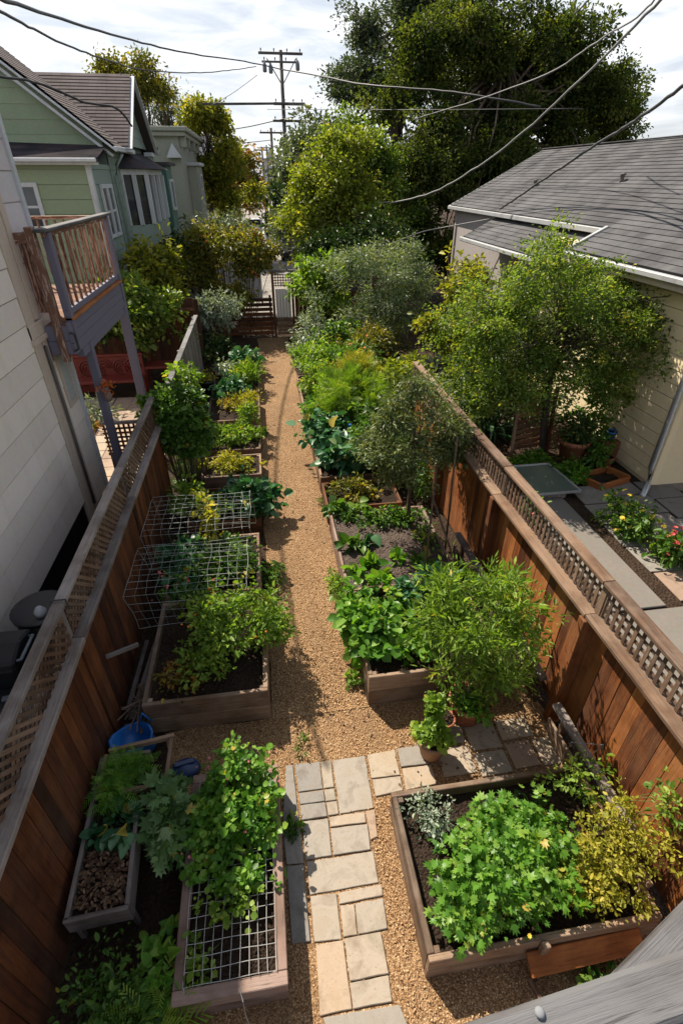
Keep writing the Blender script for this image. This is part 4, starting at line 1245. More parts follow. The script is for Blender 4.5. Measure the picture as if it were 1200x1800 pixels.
mb = MB(); shingle_roof(mb, (GX + .4, 19.8, 5.98), (GX + .4, 22.6, 5.98), (-8.9, 19.8, 9.72), (-8.9, 22.6, 9.72)); mb.build('main_roof', 'roofbrown', gh)
mb = MB(); shingle_roof(mb, (-13.7, 19.8, 5.98), (-13.7, 22.6, 5.98), (-8.92, 19.8, 9.72), (-8.92, 22.6, 9.72)); mb.build('main_roof', 'roofbrown', gh)
mb = MB(); mb.beam((GX + .45, 19.78, 5.84), (-8.9, 19.78, 9.6), .05, .2, (0, 1, 0)); mb.beam((GX + .3, 19.86, 5.72), (-8.9, 19.86, 9.42), .08, .12, (0, 1, 0)); mb.build('rake_board', 'whitetrim', gh, .006)
mb = MB(); mb.box(GX + .36, GX + .48, 19.75, 22.6, 5.84, 5.97); mb.build('gutter', 'whitetrim', gh, .015)
mb = MB(); mb.box(-13, GX + .3, 26.65, 29.6, 6.2, 6.32); mb.build('flat_roof', 'roofdark', gh)
mb = MB(); mb.box(GX - .2, GX + .36, 26.62, 29.7, 6.02, 6.19); mb.build('cornice', 'greenwall2', gh, .02)
# cross gable facing the garden
cy0, cy1 = 21.3, 26.3; cz = 8.05; cxf = GX + .28
mb = MB(); z = 6.1
while z < cz - .1:
    zt = z + .3; h0 = (cy1 - cy0) / 2 * max(0, 1 - (z - 6.1) / (cz - 6.1)); h1 = (cy1 - cy0) / 2 * max(0, 1 - (zt - 6.1) / (cz - 6.1)); ym = (cy0 + cy1) / 2
    mb.hexa([(cxf - .02, ym - h0, z), (cxf, ym - h0, z), (cxf - .015, ym - h1, zt), (cxf - .02, ym - h1, zt), (cxf - .02, ym + h0, z), (cxf, ym + h0, z), (cxf - .015, ym + h1, zt), (cxf - .02, ym + h1, zt)]); z = zt
mb.build('cross_gable_wall', 'greenwall2', gh)
ym = (cy0 + cy1) / 2
mb = MB(); shingle_roof(mb, (cxf + .3, cy0 - .3, 6.02), (-8.6, cy0 - .3, 6.02), (cxf + .3, ym, cz + .1), (-8.6, ym, cz + .1)); mb.build('cross_roof', 'roofbrown', gh)
mb = MB(); shingle_roof(mb, (cxf + .3, cy1 + .3, 6.02), (-8.6, cy1 + .3, 6.02), (cxf + .3, ym + .01, cz + .1), (-8.6, ym + .01, cz + .1)); mb.build('cross_roof', 'roofbrown', gh)
mb = MB(); mb.beam((cxf + .32, cy0 - .32, 5.93), (cxf + .32, ym, cz + .03), .05, .2, (1, 0, 0)); mb.beam((cxf + .32, cy1 + .32, 5.93), (cxf + .32, ym + .02, cz + .03), .05, .2, (1, 0, 0)); mb.build('cross_rake_board', 'whitetrim', gh, .006)
mb = MB(); mb.box(cxf - .02, cxf + .05, ym - .2, ym + .2, 6.9, 7.4); mb.build('attic_vent', 'whitetrim', gh, .01)
mb = MB(); mb.box(cxf - .05, cxf + .28, cy0 - .3, cy0 + .5, 5.86, 6.0); mb.box(cxf - .05, cxf + .28, cy1 - .5, cy1 + .3, 5.86, 6.0); mb.build('cornice_return', 'whitetrim', gh, .01)
window_unit(gh, 'x', GX + .02, 1, 18.5, 19.0, 3.7, 4.9); window_unit(gh, 'x', GX + .02, 1, 19.2, 19.7, 3.7, 4.9)
mb = MB(); mb.tube([(GX + .42, 20.6, 5.8), (GX + .2, 20.5, 5.5), (GX + .12, 20.5, 5.2), (GX + .12, 20.5, 1.5)], .05, 8); mb.build('downpipe', 'greenwall2', gh, 0, True)
# bay window
by = [(GX, 21.6), (GX + .75, 22.5), (GX + .75, 26.2), (GX, 27.1)]
mb = MB(); mb.prism([(p[0], p[1], 3.0) for p in by], (0, 0, .72)); mb.build('bay_base', 'greenwall2', gh)
mb = MB(); mb.prism([(p[0], p[1], 5.25) for p in by], (0, 0, .16)); mb.build('bay_head', 'whitetrim', gh)
mb = MB(); mb.prism([(p[0] - .06, p[1], 3.72) for p in by], (0, 0, 1.53)); mb.build('bay_core', 'glass', gh)
for k in range(3):
    a = Vector((*by[k], 0)); b = Vector((*by[k + 1], 0)); nn = 2 if k != 1 else 3
    for i in range(nn + 1):
        if k and i == 0: continue
        p = a.lerp(b, min(.97, max(.03, i / nn))); mb = MB(); mb.box(p.x - .07, p.x + .07, p.y - .07, p.y + .07, 3.722, 5.248); mb.build('mullion', 'whitetrim', gh, .004)
mb = MB(); b0 = [(GX - .01, 21.3, 5.42), (GX + 1.0, 22.3, 5.42), (GX + 1.0, 26.4, 5.42), (GX - .01, 27.4, 5.42)]; tp = [(GX - .01, 22.1, 5.95), (GX + .1, 22.6, 5.95), (GX + .1, 26.0, 5.95), (GX - .01, 26.6, 5.95)]
for k in range(3):
    q = len(mb.V)
    for w in (b0[k], b0[k + 1], tp[k + 1], tp[k]): mb.V.append(Vector(w))
    mb.face([q, q + 1, q + 2, q + 3], [(0, 0), (2, 0), (2, .6), (0, .6)])
q = len(mb.V)
for w in tp: mb.V.append(Vector(w))
mb.face([q, q + 1, q + 2, q + 3]); q = len(mb.V)
for w in b0: mb.V.append(Vector(w))
mb.face([q, q + 3, q + 2, q + 1])
mb.build('bay_roof', 'roofdark', gh)
mb = MB(); mb.box(GX - 1.5, GX + .75, 27.6, 29.4, 1.2, 5.6); mb.build('teal_annex', 'teal', gh)
mb = MB(); mb.box(GX - 1.5, GX + .73, 27.62, 29.38, 0, 1.2); mb.build('annex_foundation', 'foundation', gh)
mb = MB(); mb.box(GX - 1.5, GX + .95, 27.4, 29.6, 5.6, 5.72); mb.build('annex_roof', 'roofdark', gh)
mb = MB(); mb.box(GX + .77, GX + .8, 28.1, 28.9, 4.0, 5.0); w = mb.build('window', 'glass', gh)
mb = MB(); mb.box(GX + .755, GX + .84, 28.0, 28.098, 3.9, 5.1); mb.box(GX + .755, GX + .84, 28.902, 29.0, 3.9, 5.1); mb.box(GX + .755, GX + .83, 28.1, 28.9, 5.0, 5.1); mb.box(GX + .755, GX + .85, 28.1, 28.9, 3.88, 3.998); mb.build('frame', 'whitetrim', w)

# beige house beyond
bh = empty('stucco_house', (-7, 38, 0), 'beige stucco house with heavy cornice just beyond the green house', 'house')
mb = MB(); mb.box(-11, -3.55, 33, 44, 0, 6.9); mb.build('wall', 'beige', bh)
mb = MB(); mb.box(-11.2, -3.2, 32.7, 44.3, 6.9, 7.1); mb.box(-11.3, -3.05, 32.55, 44.4, 7.1, 7.3); mb.build('cornice', 'beige', bh, .03)
for y in (33.1, 35, 38, 41): mb = MB(); mb.box(-3.548, -3.2, y, y + .25, 6.45, 6.895); mb.build('bracket', 'beige', bh, .02)
mb = MB(); mb.box(-3.56, -3.0, 35.5, 38.5, 2.2, 5.7); mb.build('bay', 'beige', bh, .02)
mb = MB(); mb.box(-3.6, -2.85, 35.3, 38.7, 5.7, 5.86); mb.build('bay_roof', 'whitetrim', bh, .02)
window_unit(bh, 'x', -3.0, 1, 36.3, 37.4, 3.9, 5.2, 'whitetrim'); window_unit(bh, 'y', 33.0, -1, -5.6, -4.7, 4.2, 5.6, 'whitetrim')
mb = MB(); mb.prism([(-4.2, 32.4, 6.0), (-3.5, 32.4, 6.0), (-3.85, 32.4, 6.6)], (0, .55, 0)); mb.build('hood', 'whitetrim', bh)
# distant flat-roofed buildings down the alley
for (x0, x1, y0, y1, h, lab) in ((-14, -7.5, 120, 135, 11.5, 'distant pale grey building with flat roof left of the utility poles'), (-9.5, -3, 170, 180, 10, 'low bluish distant building at the end of the alley'), (3, 12, 150, 165, 8.5, 'distant pale building right of the alley end')):
    d = empty('distant_building', ((x0 + x1) / 2, y0, 0), lab, 'building')
    mb = MB(); mb.box(x0, x1, y0, y1, 0, h); mb.build('wall', 'farwall', d)
    mb = MB(); mb.box(x0 - .3, x1 + .3, y0 - .3, y1 + .3, h, h + .35); mb.build('roof', 'greystone', d)
    mb = MB(); mb.box(x0 + 1, x0 + 2.5, y0 + 2, y0 + 4, h + .35, h + 1.8); mb.build('rooftop_box', 'farwall', d)
    for k in range(3):
        mb = MB(); mb.box(x0 + 1 + k * 1.9, x0 + 2 + k * 1.9, y0 - .05, y0 + .02, h * .6, h * .75); mb.build('window', 'glass', d)

# =================================================================== RIGHT HOUSE with big grey roof
rh = empty('yellow_house', (10, 13, 0), 'yellow clapboard house with large grey shingle roof on the right', 'house')
RX = 7.35
mb = MB(); lap_siding(mb, 'x', RX, 7.75, 13.3, .1, 3.9, .24, -1, .032); mb.build('side_wall', 'yellowwall', rh)
mb = MB(); mb.box(RX + .02, 18, 7.76, 13.3, 0, 3.95); mb.build('wall_core', 'yellowwall', rh)
mb = MB(); mb.box(RX - .04, RX + .1, 7.68, 7.78, .1, 3.9); mb.build('corner_board', 'yellowwall', rh, .006)
mb = MB(); mb.box(RX + .5, 18, 13.3, 22.1, 0, 4.2); mb.build('rear_wall', 'greywall', rh)
mb = MB(); mb.box(RX + .45, RX + .57, 22.0, 22.16, 0, 4.2); mb.build('corner_board', 'greywall', rh, .01)
# roof planes (ridge runs along the garden)
e1 = lambda y, x=7.15, z=4.28: (x, y, z)
RS = (6.06 - 3.84) / (11.2 - 6.9)
def rz(x): return 3.84 + (x - 6.9) * RS
mb = MB(); shingle_roof(mb, (7.7, 11.8, rz(7.7)), (7.7, 22.6, rz(7.7)), (11.2, 11.8, 6.06), (11.2, 22.6, 6.06), .17)
shingle_roof(mb, (7.7, 3.0, rz(7.7)), (7.7, 11.8, rz(7.7)), (11.2, 3.0, 6.06), (11.2, 11.8, 6.06), .17)
shingle_roof(mb, (6.9, 3.0, 3.84), (6.9, 11.8, 3.84), (7.7, 3.0, rz(7.7)), (7.7, 11.8, rz(7.7)), .16); mb.build('roof', 'roofgrey', rh)
mb = MB(); shingle_roof(mb, (15.3, 3.0, 4.0), (15.3, 22.6, 4.0), (11.22, 3.0, 6.06), (11.22, 22.6, 6.06), .3); mb.build('roof', 'roofgrey', rh)
mb = MB(); shingle_roof(mb, (6.75, 11.85, 3.55), (6.75, 18.2, 3.55), (7.82, 11.85, 4.08), (7.82, 18.2, 4.08), .15); mb.build('porch_roof', 'roofgrey', rh)
mb = MB(); mb.box(7.6, 7.72, 11.85, 22.6, 4.12, 4.235); mb.build('flashing', 'gutter', rh, .01)
mb = MB(); mb.box(6.78, 6.90, 3.0, 11.8, 3.70, 3.81); mb.build('gutter', 'gutter', rh, .02)
mb = MB(); mb.box(6.905, 7.0, 3.0, 11.8, 3.58, 3.72); mb.build('fascia', 'creamtrim', rh, .006)
mb = MB(); mb.box(6.64, 6.74, 11.9, 18.25, 3.42, 3.54); mb.build('porch_gutter', 'gutter', rh, .02)
mb = MB(); mb.beam((7.7, 11.83, 4.27), (6.85, 11.83, 3.84), .05, .1, (0, 1, 0)); mb.build('roof_step_trim', 'gutter', rh, .006)
mb = MB(); mb.beam((7.65, 22.63, 4.18), (11.2, 22.63, 6.0), .06, .2, (0, 1, 0)); mb.build('rake_board', 'whitetrim', rh, .006)
mb = MB(); mb.prism([(RX + .5, 21.9, 4.1), (11.2, 21.9, 5.93), (14.9, 21.9, 4.1)], (0, .2, 0)); mb.build('gable_wall', 'greywall', rh)
mb = MB(); mb.tube([(6.88, 7.9, 3.72), (7.2, 7.85, 3.45), (RX - .06, 7.8, 3.2), (RX - .06, 7.78, .45), (RX - .15, 7.6, .12), (RX - .42, 7.35, .06)], .055, 8); mb.build('downpipe', 'metal', rh, 0, True)
mb = MB(); mb.box(11.12, 11.3, 3.0, 22.6, 6.07, 6.1); mb.build('ridge_cap', 'roofgrey', rh, .01)
for (x, y) in ((9.0, 18.3), (9.3, 14.2)):
    mb = MB(); mb.lathe((x, y, rz(x) - .02), [(.05, 0), (.045, .06), (.045, .16), (.08, .17), (.07, .2), (.02, .22)], 10); mb.build('roof_vent', 'pole_wood', rh, 0, True)

# =================================================================== UTILITY POLES
def utility_pole(label, x, y, h, arms, r=.17, group='utility poles along the alley', lean=0.0):
    p = empty('utility_pole', (x, y, 0), label, 'utility pole', group)
    mb = MB(); mb.tube([(x + lean, y, 0), (x + lean * .5, y, h * .5), (x, y, h)], [r * 1.15, r, r * .8], 10); mb.build('pole', 'pole_wood', p, 0, True)
    for (z, a, b, w) in arms:
        mb = MB(); mb.box(x + a, x + b, y - r - .13, y - r - .01, z - w / 2, z + w / 2); mb.build('crossarm', 'pole_wood', p, .01)
        nI = 4
        for i in range(nI):
            xx = x + a + .15 + (b - a - .3) * i / (nI - 1)
            mb = MB(); mb.lathe((xx, y - r - .07, z + w / 2), [(.02, 0), (.02, .05), (.045, .07), (.035, .1), (.045, .13), (.02, .17)], 8); mb.build('insulator', 'greystone', p, 0, True)
    return p


tp0 = A(493, 88, 40)
pole = utility_pole('tall near utility pole with crossarms and transformers beyond the garden', tp0.x, 40, tp0.z, [(A(493, 95, 40).z, -1.32, 1.27, .12), (A(493, 110, 40).z, -1.15, 1.05, .09), (A(493, 183, 40).z, -.6, 1.3, .15), (A(493, 213, 40).z, -.7, 1.1, .12)], .13)
for (dx, yy) in ((-1.0, 116), (-.65, 118), (.95, 112)):
    q = A(493, yy, 40)
    mb = MB(); mb.lathe((tp0.x + dx, 39.7, q.z - .35), [(.06, 0), (.12, .04), (.12, .34), (.08, .4), (.03, .5)], 10); mb.build('transformer', 'greystone', pole, 0, True)
for s in (-1, 1):
    mb = MB(); mb.beam((tp0.x + .1 * s, 39.78, tp0.z - 1.5), (tp0.x + .85 * s, 39.75, tp0.z - .42), .05, .05); mb.build('brace', 'pole_wood', pole)
q = A(355, 184, 40); mb = MB(); mb.beam((q.x, 39.7, q.z), (tp0.x + .2, 39.7, q.z + .1), .1, .12); mb.build('long_arm', 'pole_wood', pole, .01)
for (px, py, Y, lab) in ((476, 225, 66, 'smaller utility pole just left of the tall near pole'), (460, 258, 92, 'thin distant utility pole, leftmost along the alley'), (468, 255, 110, 'farthest thin utility pole, between two others')):
    t = A(px, py, Y); utility_pole(lab, t.x, Y, t.z, [(t.z - .4, -1.2, 1.2, .16)], .16)


# overhead cables
def cable(label, pts, r, mat='cable', sub=6, name='overhead_cable', wig=0.0):
    P = [A(*p) for p in pts]; out = []
    for i in range(len(P) - 1):
        p0 = P[max(i - 1, 0)]; p1 = P[i]; p2 = P[i + 1]; p3 = P[min(i + 2, len(P) - 1)]
        for k in range(sub):
            t = k / sub
            v = .5 * ((2 * p1) + (p2 - p0) * t + (2 * p0 - 5 * p1 + 4 * p2 - p3) * t * t + (3 * p1 - p0 - 3 * p2 + p3) * t ** 3)
            if wig: v = v + Vector((0, 0, random.uniform(-wig, wig)))
            out.append(v)
    out.append(P[-1])
    mb = MB(); mb.tube(out, r, 6); o = mb.build(name, mat, None, 0, True)
    tag(o, label, 'cable', 'overhead cables'); return o


cable('thick black cable sweeping from the top left corner to the tall pole', [(-30, -15, 8), (10, 0, 9.5), (130, 40, 15), (250, 75, 22), (340, 95, 28), (430, 108, 35), (495, 122, 39.8)], .028, wig=.012)
cable('thick black cable running right from the tall pole across the dark trees', [(495, 122, 39.8), (560, 133, 34), (640, 149, 28), (760, 158, 25), (860, 172, 23), (950, 188, 22)], .035, wig=.012)
cable('thin sagging cable below the thick one at top left', [(-25, 5, 9), (0, 18, 10), (60, 52, 13), (120, 80, 16), (185, 104, 20), (250, 122, 25), (340, 128, 31), (400, 124, 36), (450, 117, 39.5)], .022, wig=.012)
cable('grey twisted cable looping from the top right down to the trees', [(1175, -12, 9), (1150, 10, 9.5), (1040, 120, 13), (920, 232, 16), (840, 292, 18), (760, 338, 20), (690, 355, 22), (650, 354, 24)], .024, 'cablegrey', wig=.02)
cable('second strand beside the grey twisted cable at the top right', [(1160, -12, 9.2), (1120, 28, 10.5), (1050, 72, 13), (960, 130, 16.5), (840, 175, 21), (720, 212, 27)], .016, 'cablegrey', wig=.015)
cable('dark service cable from the right edge down to the grey roof eave', [(1215, 140, 8.5), (1150, 188, 10), (1100, 222, 11.5), (1050, 252, 13), (975, 302, 15), (900, 353, 17), (878, 367, 17.6)], .028, wig=.015)
cable('straight thin wire crossing in front of the dark trees', [(470, 192, 39.6), (700, 193, 26), (1022, 191, 20)], .014)
cable('thin wire looped low from the grey house corner into the shrubs', [(690, 427, 19), (740, 408, 20), (778, 400, 20.4), (860, 385, 18)], .016, 'cablegrey')
cable('black drop cable draped over the green house gable', [(-20, 130, 15), (0, 134, 15.5), (50, 142, 16.5), (100, 158, 17.5), (150, 180, 18.5), (205, 190, 19), (232, 222, 19.5)], .03, wig=.01)
cable('fine wire slanting up left of the tall pole', [(372, 185, 39.5), (410, 163, 39.5), (452, 132, 39.6)], .015)
cable('sagging wire between the pole and trees left of it', [(398, 229, 44), (440, 222, 42), (480, 213, 40), (520, 205, 39.6)], .028)
cable('low distant wire beyond the tall pole', [(400, 252, 60), (440, 250, 58), (478, 246, 62)], .03)
cable('short thin wire at the upper right edge of the dark trees', [(1038, -5, 14), (1020, 14, 15), (1008, 24, 16)], .015)

# =================================================================== CARS in the alley
def car(label, x, y, col, w=1.8, l=4.2, h=1.5):
    r = empty('parked_car', (x, y, 0), label, 'car')
    mb = MB()
    prof = [(0, .3), (0, .75), (.25, .92), (1.0, .98), (1.5, 1.45), (2.9, 1.5), (3.6, 1.0), (4.15, .92), (4.2, .35)]
    mb.prism([(x - w / 2, y + p[0], p[1]) for p in prof], (w, 0, 0)); mb.build('body', col, r, .06)
    mb = MB(); mb.prism([(x - w / 2 + .15, y + .98, 1.01), (x + w / 2 - .15, y + .98, 1.01), (x + w / 2 - .22, y + 1.44, 1.43), (x - w / 2 + .22, y + 1.44, 1.43)], (0, -.02, .015)); mb.build('windscreen', 'glass', r)
    for sx in (-1, 1):
        mb = MB(); mb.box(x + sx * w * .33 - .16, x + sx * w * .33 + .16, y - .02, y + .03, .62, .78); mb.build('headlight', 'metal', r, .01)
        mb = MB(); mb.prism([(x + sx * (w / 2 + .004), y + 1.2, 1.0), (x + sx * (w / 2 + .004), y + 1.55, 1.38), (x + sx * (w / 2 + .004), y + 2.8, 1.42), (x + sx * (w / 2 + .004), y + 3.3, 1.02)], (sx * .006, 0, 0)); mb.build('side_window', 'glass', r)
        for yy in (.75, 3.4):
            mb = MB(); mb.tube([(x + sx * (w / 2 - .2), y + yy, .33), (x + sx * (w / 2 + .01), y + yy, .33)], .33, 16); mb.build('wheel', 'rubber', r)
    mb = MB(); mb.box(x - .5, x + .5, y - .03, y + .02, .42, .56); mb.build('grille', 'blackplastic', r, .01)
    return r


car('white car parked in the alley beyond the end gate', -.15, 44, 'carwhite')
car('dark car parked at right in the alley, half behind trees', 2.6, 41, 'cardark')
car('pale car farther down the alley behind the white one', -.2, 60, 'carwhite')

# =================================================================== SMALL OBJECTS
def pot(label, c, r, h, mat, tilt=1.0, grp='clay pots', name='plant_pot'):
    p = empty(name, c, label, 'plant pot', grp)
    mb = MB(); mb.lathe(c, [(r * .62, .002), (r * .66, .01), (r * .92, h * .82), (r * 1.05, h * .83), (r * 1.05, h), (r * .93, h), (r * .9, h * .86)], 24); mb.build('pot', mat, p, 0, True)
    mb = MB(); mb.lathe(c, [(r * .3, h * .84), (r * .88, h * .86), (r * .5, h * .89), (r * .1, h * .9)], 16); mb.build('soil', 'soil', p)
    return p


pc = (1.40, 2.93, .03)
pot('tan clay pot of bright green herb on the flagstones', pc, .17, .3, 'tanpot')
plant('potted_herb', 'bright green leafy herb growing in the tan clay pot', 'plant', (1.40, 2.93, .32), [(1.38, 2.9, .48, .2, .18, .18, 2), (1.40, 3.0, .66, .13, .12, .2, 1)], 1100, .045, 'round', 'lf_lime', None, None, .06, 14, zmin=.3)
pc2 = (1.93, 3.3, .03)
pot('terracotta pot holding the tall airy shrub', pc2, .22, .33, 'terracotta')
plant('airy_shrub', 'tall airy light green narrow-leaved shrub in a terracotta pot by the right fence', 'shrub', (1.93, 3.3, .35), lobes([(1.88, 3.44, 1.42, .58, .5, .6, 3), (1.72, 3.46, 1.1, .42, .4, .4, 1), (2.02, 3.42, .85, .36, .36, .3, 1.0)], 34, 0.19), 8200, .07, 'narrow', 'lf_lime', None, 330, .12, 90, .006, 'greenstem', .3, .35, inner=.45, rough=.45, width=1.3)
plant('basil', 'low dark leafy plant in the terracotta pot beneath the airy shrub', 'plant', (1.93, 3.25, .33), [(1.93, 3.2, .45, .24, .18, .1)], 500, .05, 'oval', 'lf_bright', None, 30, .06, 12, zmin=.33)
pot('small terracotta pot behind the tan clay pot', (1.62, 3.22, .006), .13, .2, 'terracotta')

# slender weed against the right fence
plant('tall_weed', 'slender tall leafy weed leaning on the right fence rail', 'plant', (2.55, 3.9, 0), [(2.5, 3.95, 1.05, .14, .24, .75, 2), (2.6, 3.7, .85, .12, .24, .5, 1), (2.62, 3.4, .7, .1, .28, .45, 1)], 900, .085, 'narrow', 'lf_lime', None, 80, .06, 44, .005, 'greenstem', .4, .3, width=1.6)

# blue bags and bits by the left fence
bb = empty('blue_bag', (-1.75, 3.45, 0), 'bright blue plastic tub bag slumped beside the deep bed', 'bag')
mb = MB(); c0 = Vector((-1.72, 3.42, 0)); k = len(mb.V); nseg = 18; rings = [(.17, .01), (.2, .1), (.19, .22), (.21, .3), (.185, .29), (.16, .16), (.05, .12)]
for (r_, z_) in rings:
    for j in range(nseg):
        th = 2 * math.pi * j / nseg; rr_ = r_ * (1 + .12 * math.sin(3 * th + z_ * 9) + random.uniform(-.04, .04))
        mb.V.append(c0 + Vector((math.cos(th) * rr_, math.sin(th) * rr_ * .85, z_ + (.05 * math.sin(2 * th + 1) if z_ > .2 else 0))))
for i in range(len(rings) - 1):
    for j in range(nseg): mb.face([k + i * nseg + j, k + i * nseg + (j + 1) % nseg, k + (i + 1) * nseg + (j + 1) % nseg, k + (i + 1) * nseg + j])
mb.face([k + j for j in range(nseg)][::-1]); mb.face([k + 6 * nseg + j for j in range(nseg)])
mb.build('tub', 'blueplastic', bb, 0, True)
for sx in (-.1, .1):
    mb = MB(); mb.tube([(c0.x + sx - .07, c0.y + .16 * (1 if sx > 0 else -1), .28), (c0.x + sx, c0.y + .17 * (1 if sx > 0 else -1), .42), (c0.x + sx + .07, c0.y + .16 * (1 if sx > 0 else -1), .28)], .014, 6); mb.build('handle', 'blueplastic', bb, 0, True)
b2 = empty('soil_bag', (-1.22, 3.12, 0), 'dark blue plastic soil bag lying behind the mesh-covered bed', 'bag')
mb = MB()
for (r_, z_) in ((.1, .006),): pass
mb.lathe((-1.18, 3.12, .006), [(.12, 0), (.16, .03), (.14, .08), (.07, .11), (.02, .12)], 14, .5, .75); mb.build('bag', 'bluedark', b2, .01, True)
mb = MB(); mb.beam((-1.28, 3.12, .135), (-1.08, 3.16, .13), .05, .02); mb.build('tied_end', 'bluedark', b2, .006)
for k, (x0, y0, x1, y1, z) in enumerate(((-1.83, 3.75, -1.70, 5.0, .12), (-1.76, 3.7, -1.69, 4.7, .16), (-1.86, 3.8, -1.80, 4.8, .2))):
    mb = MB(); mb.beam((x0, y0, z), (x1, y1, z + .05), .05, .025, (0, 0, 1)); o = mb.build('timber_batten', 'grey_wood', None, .003)
    tag(o, ('grey slat on the ground by the left fence, widest of the pile', 'grey slat lying against the deep bed by the left fence', 'grey slat highest on the pile along the left fence')[k], 'slat', 'slats piled by the left fence')
mb = MB(); mb.beam((-1.92, 3.9, 1.0), (-1.62, 4.05, .98), .03, .05); o = mb.build('wooden_bar', 'pole_wood', None, .004); tag(o, 'short dark bar sticking out from the left fence boards', 'bar')
# pale twigs heap
mb = MB()
for i in range(26):
    a = Vector((-1.72 + random.uniform(-.1, .1), 3.75 + random.uniform(-.15, .2), .2 + random.uniform(0, .15))); d = Vector((random.uniform(-.15, .15), random.uniform(-.2, .2), random.uniform(-.06, .06)))
    mb.tube([a - d, a, a + d], .008, 5)
o = mb.build('twig_pile', 'twig'); tag(o, 'heap of pale cut twigs beside the blue tub bag', 'twigs')

# junk in the side passage
jb = empty('barrel', (-2.55, 4.15, 0), 'grey plastic barrel with round lid behind the left fence', 'barrel')
mb = MB(); mb.lathe((-2.52, 4.2, 0), [(.2, .005), (.24, .1), (.25, .6), (.24, 1.46)], 20); mb.build('drum', 'blackplastic', jb, 0, True)
mb = MB(); mb.lathe((-2.52, 4.2, 1.461), [(.26, 0), (.265, .05), (.22, .06), (.05, .07)], 22); mb.build('lid', 'darkpot', jb, 0, True)
mb = MB(); mb.lathe((-2.44, 4.06, 1.532), [(.05, 0), (.06, .05), (.03, .1), (.01, .11)], 12); mb.build('cap', 'clearbag', jb, 0, True)
bn = empty('waste_bin', (-2.72, 3.75, 0), 'black waste bin with curved lid beside the cream house wall', 'bin')
mb = MB(); mb.box(-2.96, -2.5, 3.45, 3.88, .0, 1.45, .5); mb.build('bin_body', 'blackplastic', bn, .03)
mb = MB(); mb.prism([(-2.98, 3.42, 1.452), (-2.98, 3.9, 1.452), (-2.98, 3.88, 1.54), (-2.98, 3.66, 1.61), (-2.98, 3.44, 1.54)], (.5, 0, 0)); mb.build('lid', 'blackplastic', bn, .02)
mb = MB(); mb.tube([(-2.52, 3.5, 1.5), (-2.44, 3.5, 1.52), (-2.44, 3.8, 1.52), (-2.52, 3.8, 1.5)], .016, 8); mb.build('handle', 'greyplastic', bn, 0, True)
for k, (x, y, z, s) in enumerate(((-2.33, 3.1, 1.36, .12), (-2.44, 3.36, 1.33, .08), (-2.25, 3.25, 1.32, .07))):
    mb = MB(); mb.lathe((x, y, z - s), [(s * .6, 0), (s, s * .5), (s * .8, s * 1.1), (s * .35, s * 1.3), (s * .5, s * 1.6)], 12, .5, .7)
    for i, v in enumerate(mb.V): mb.V[i] = v + Vector((random.uniform(-s, s), random.uniform(-s, s), random.uniform(-s, s))) * .22
    o = mb.build('plastic_bag', 'clearbag', None, 0, True); tag(o, ('largest crumpled pale plastic bag behind the left fence', 'crumpled pale bag beside the black waste bin', 'small pale bag uppermost behind the left fence')[k], 'plastic bag', 'plastic bags in the side passage')
for k, (x, y, z, r_, h, lab) in enumerate(((-2.2, 3.62, 1.06, .11, .2, 'dark pot standing between the barrel and the left fence'), (-2.36, 3.72, 1.06, .09, .26, 'tall narrow dark pot beside the barrel in the side passage'), (-2.2, 3.92, 1.06, .10, .16, 'squat dark pot nearest the barrel in the side passage'))):
    pot(lab, (x, y, z), r_, h, 'darkpot', 1, 'dark pots in the side passage')
mb = MB(); mb.box(-2.46, -2.08, 3.5, 4.02, 1.0, 1.04); [mb.box(a_ - .02, a_ + .02, b_ - .02, b_ + .02, 0, .998) for a_ in (-2.43, -2.11) for b_ in (3.53, 3.98)]
o = mb.build('potting_shelf', 'brown_wood'); tag(o, 'small dark shelf carrying pots behind the left fence', 'shelf')
mb = MB(); mb.tube([(-2.3, 3.38, 1.3), (-2.2, 3.42, 1.42), (-2.1, 3.5, 1.40), (-2.08, 3.6, 1.3)], .014, 6); mb.tube([(-2.3, 3.38, 1.3), (-2.18, 3.5, 1.3), (-2.08, 3.6, 1.3)], .012, 6)
o = mb.build('metal_hook_rack', 'metal', None, 0, True); tag(o, 'pale bent metal bracket among the side passage clutter', 'metal bracket')
sh = empty('storage_crate', (-2.42, 3.1, 0), 'black storage crate under the pale plastic bags behind the left fence', 'crate')
mb = MB(); mb.box(-2.68, -2.12, 2.85, 3.42, 0, 1.18, .5); mb.build('body', 'blackplastic', sh, .02)
mb = MB(); mb.box(-2.7, -2.1, 2.83, 3.44, 1.182, 1.23, .5); mb.build('lid', 'blackplastic', sh, .015)
mb = MB(); mb.beam((-2.62, 3.3, 1.246), (-2.2, 3.36, 1.246), .05, .03); mb.build('handle', 'greyplastic', sh, .005)

# red ornamental bench on the neighbour's terrace
rb = empty('red_bench', (-4.3, 14.6, 0), 'ornate red painted bench with curled scrollwork on the brick terrace', 'bench')
mb = MB(); mb.box(-5.2, -3.55, 14.3, 14.85, .45, .52); mb.build('seat', 'redpaint', rb, .01)
mb = MB(); mb.box(-5.3, -3.45, 14.88, 14.95, .3, 1.02); mb.build('backrest', 'redpaint', rb, .01)
mb = MB(); mb.box(-5.32, -3.43, 14.86, 14.97, 1.025, 1.09); mb.build('top_rail', 'redpaint', rb, .01)
mb = MB(); mb.box(-5.35, -4.85, 14.98, 15.1, .0, 1.72); mb.box(-5.4, -4.8, 14.96, 15.12, 1.722, 1.78); mb.build('tall_panel', 'redpaint', rb, .01)
for x in (-5.25, -3.5):
    for y in (14.32, 14.8): mb = MB(); mb.box(x - .03, x + .03, y - .03, y + .03, 0.03, .448); mb.build('leg', 'redpaint', rb, .004)
mb = MB()
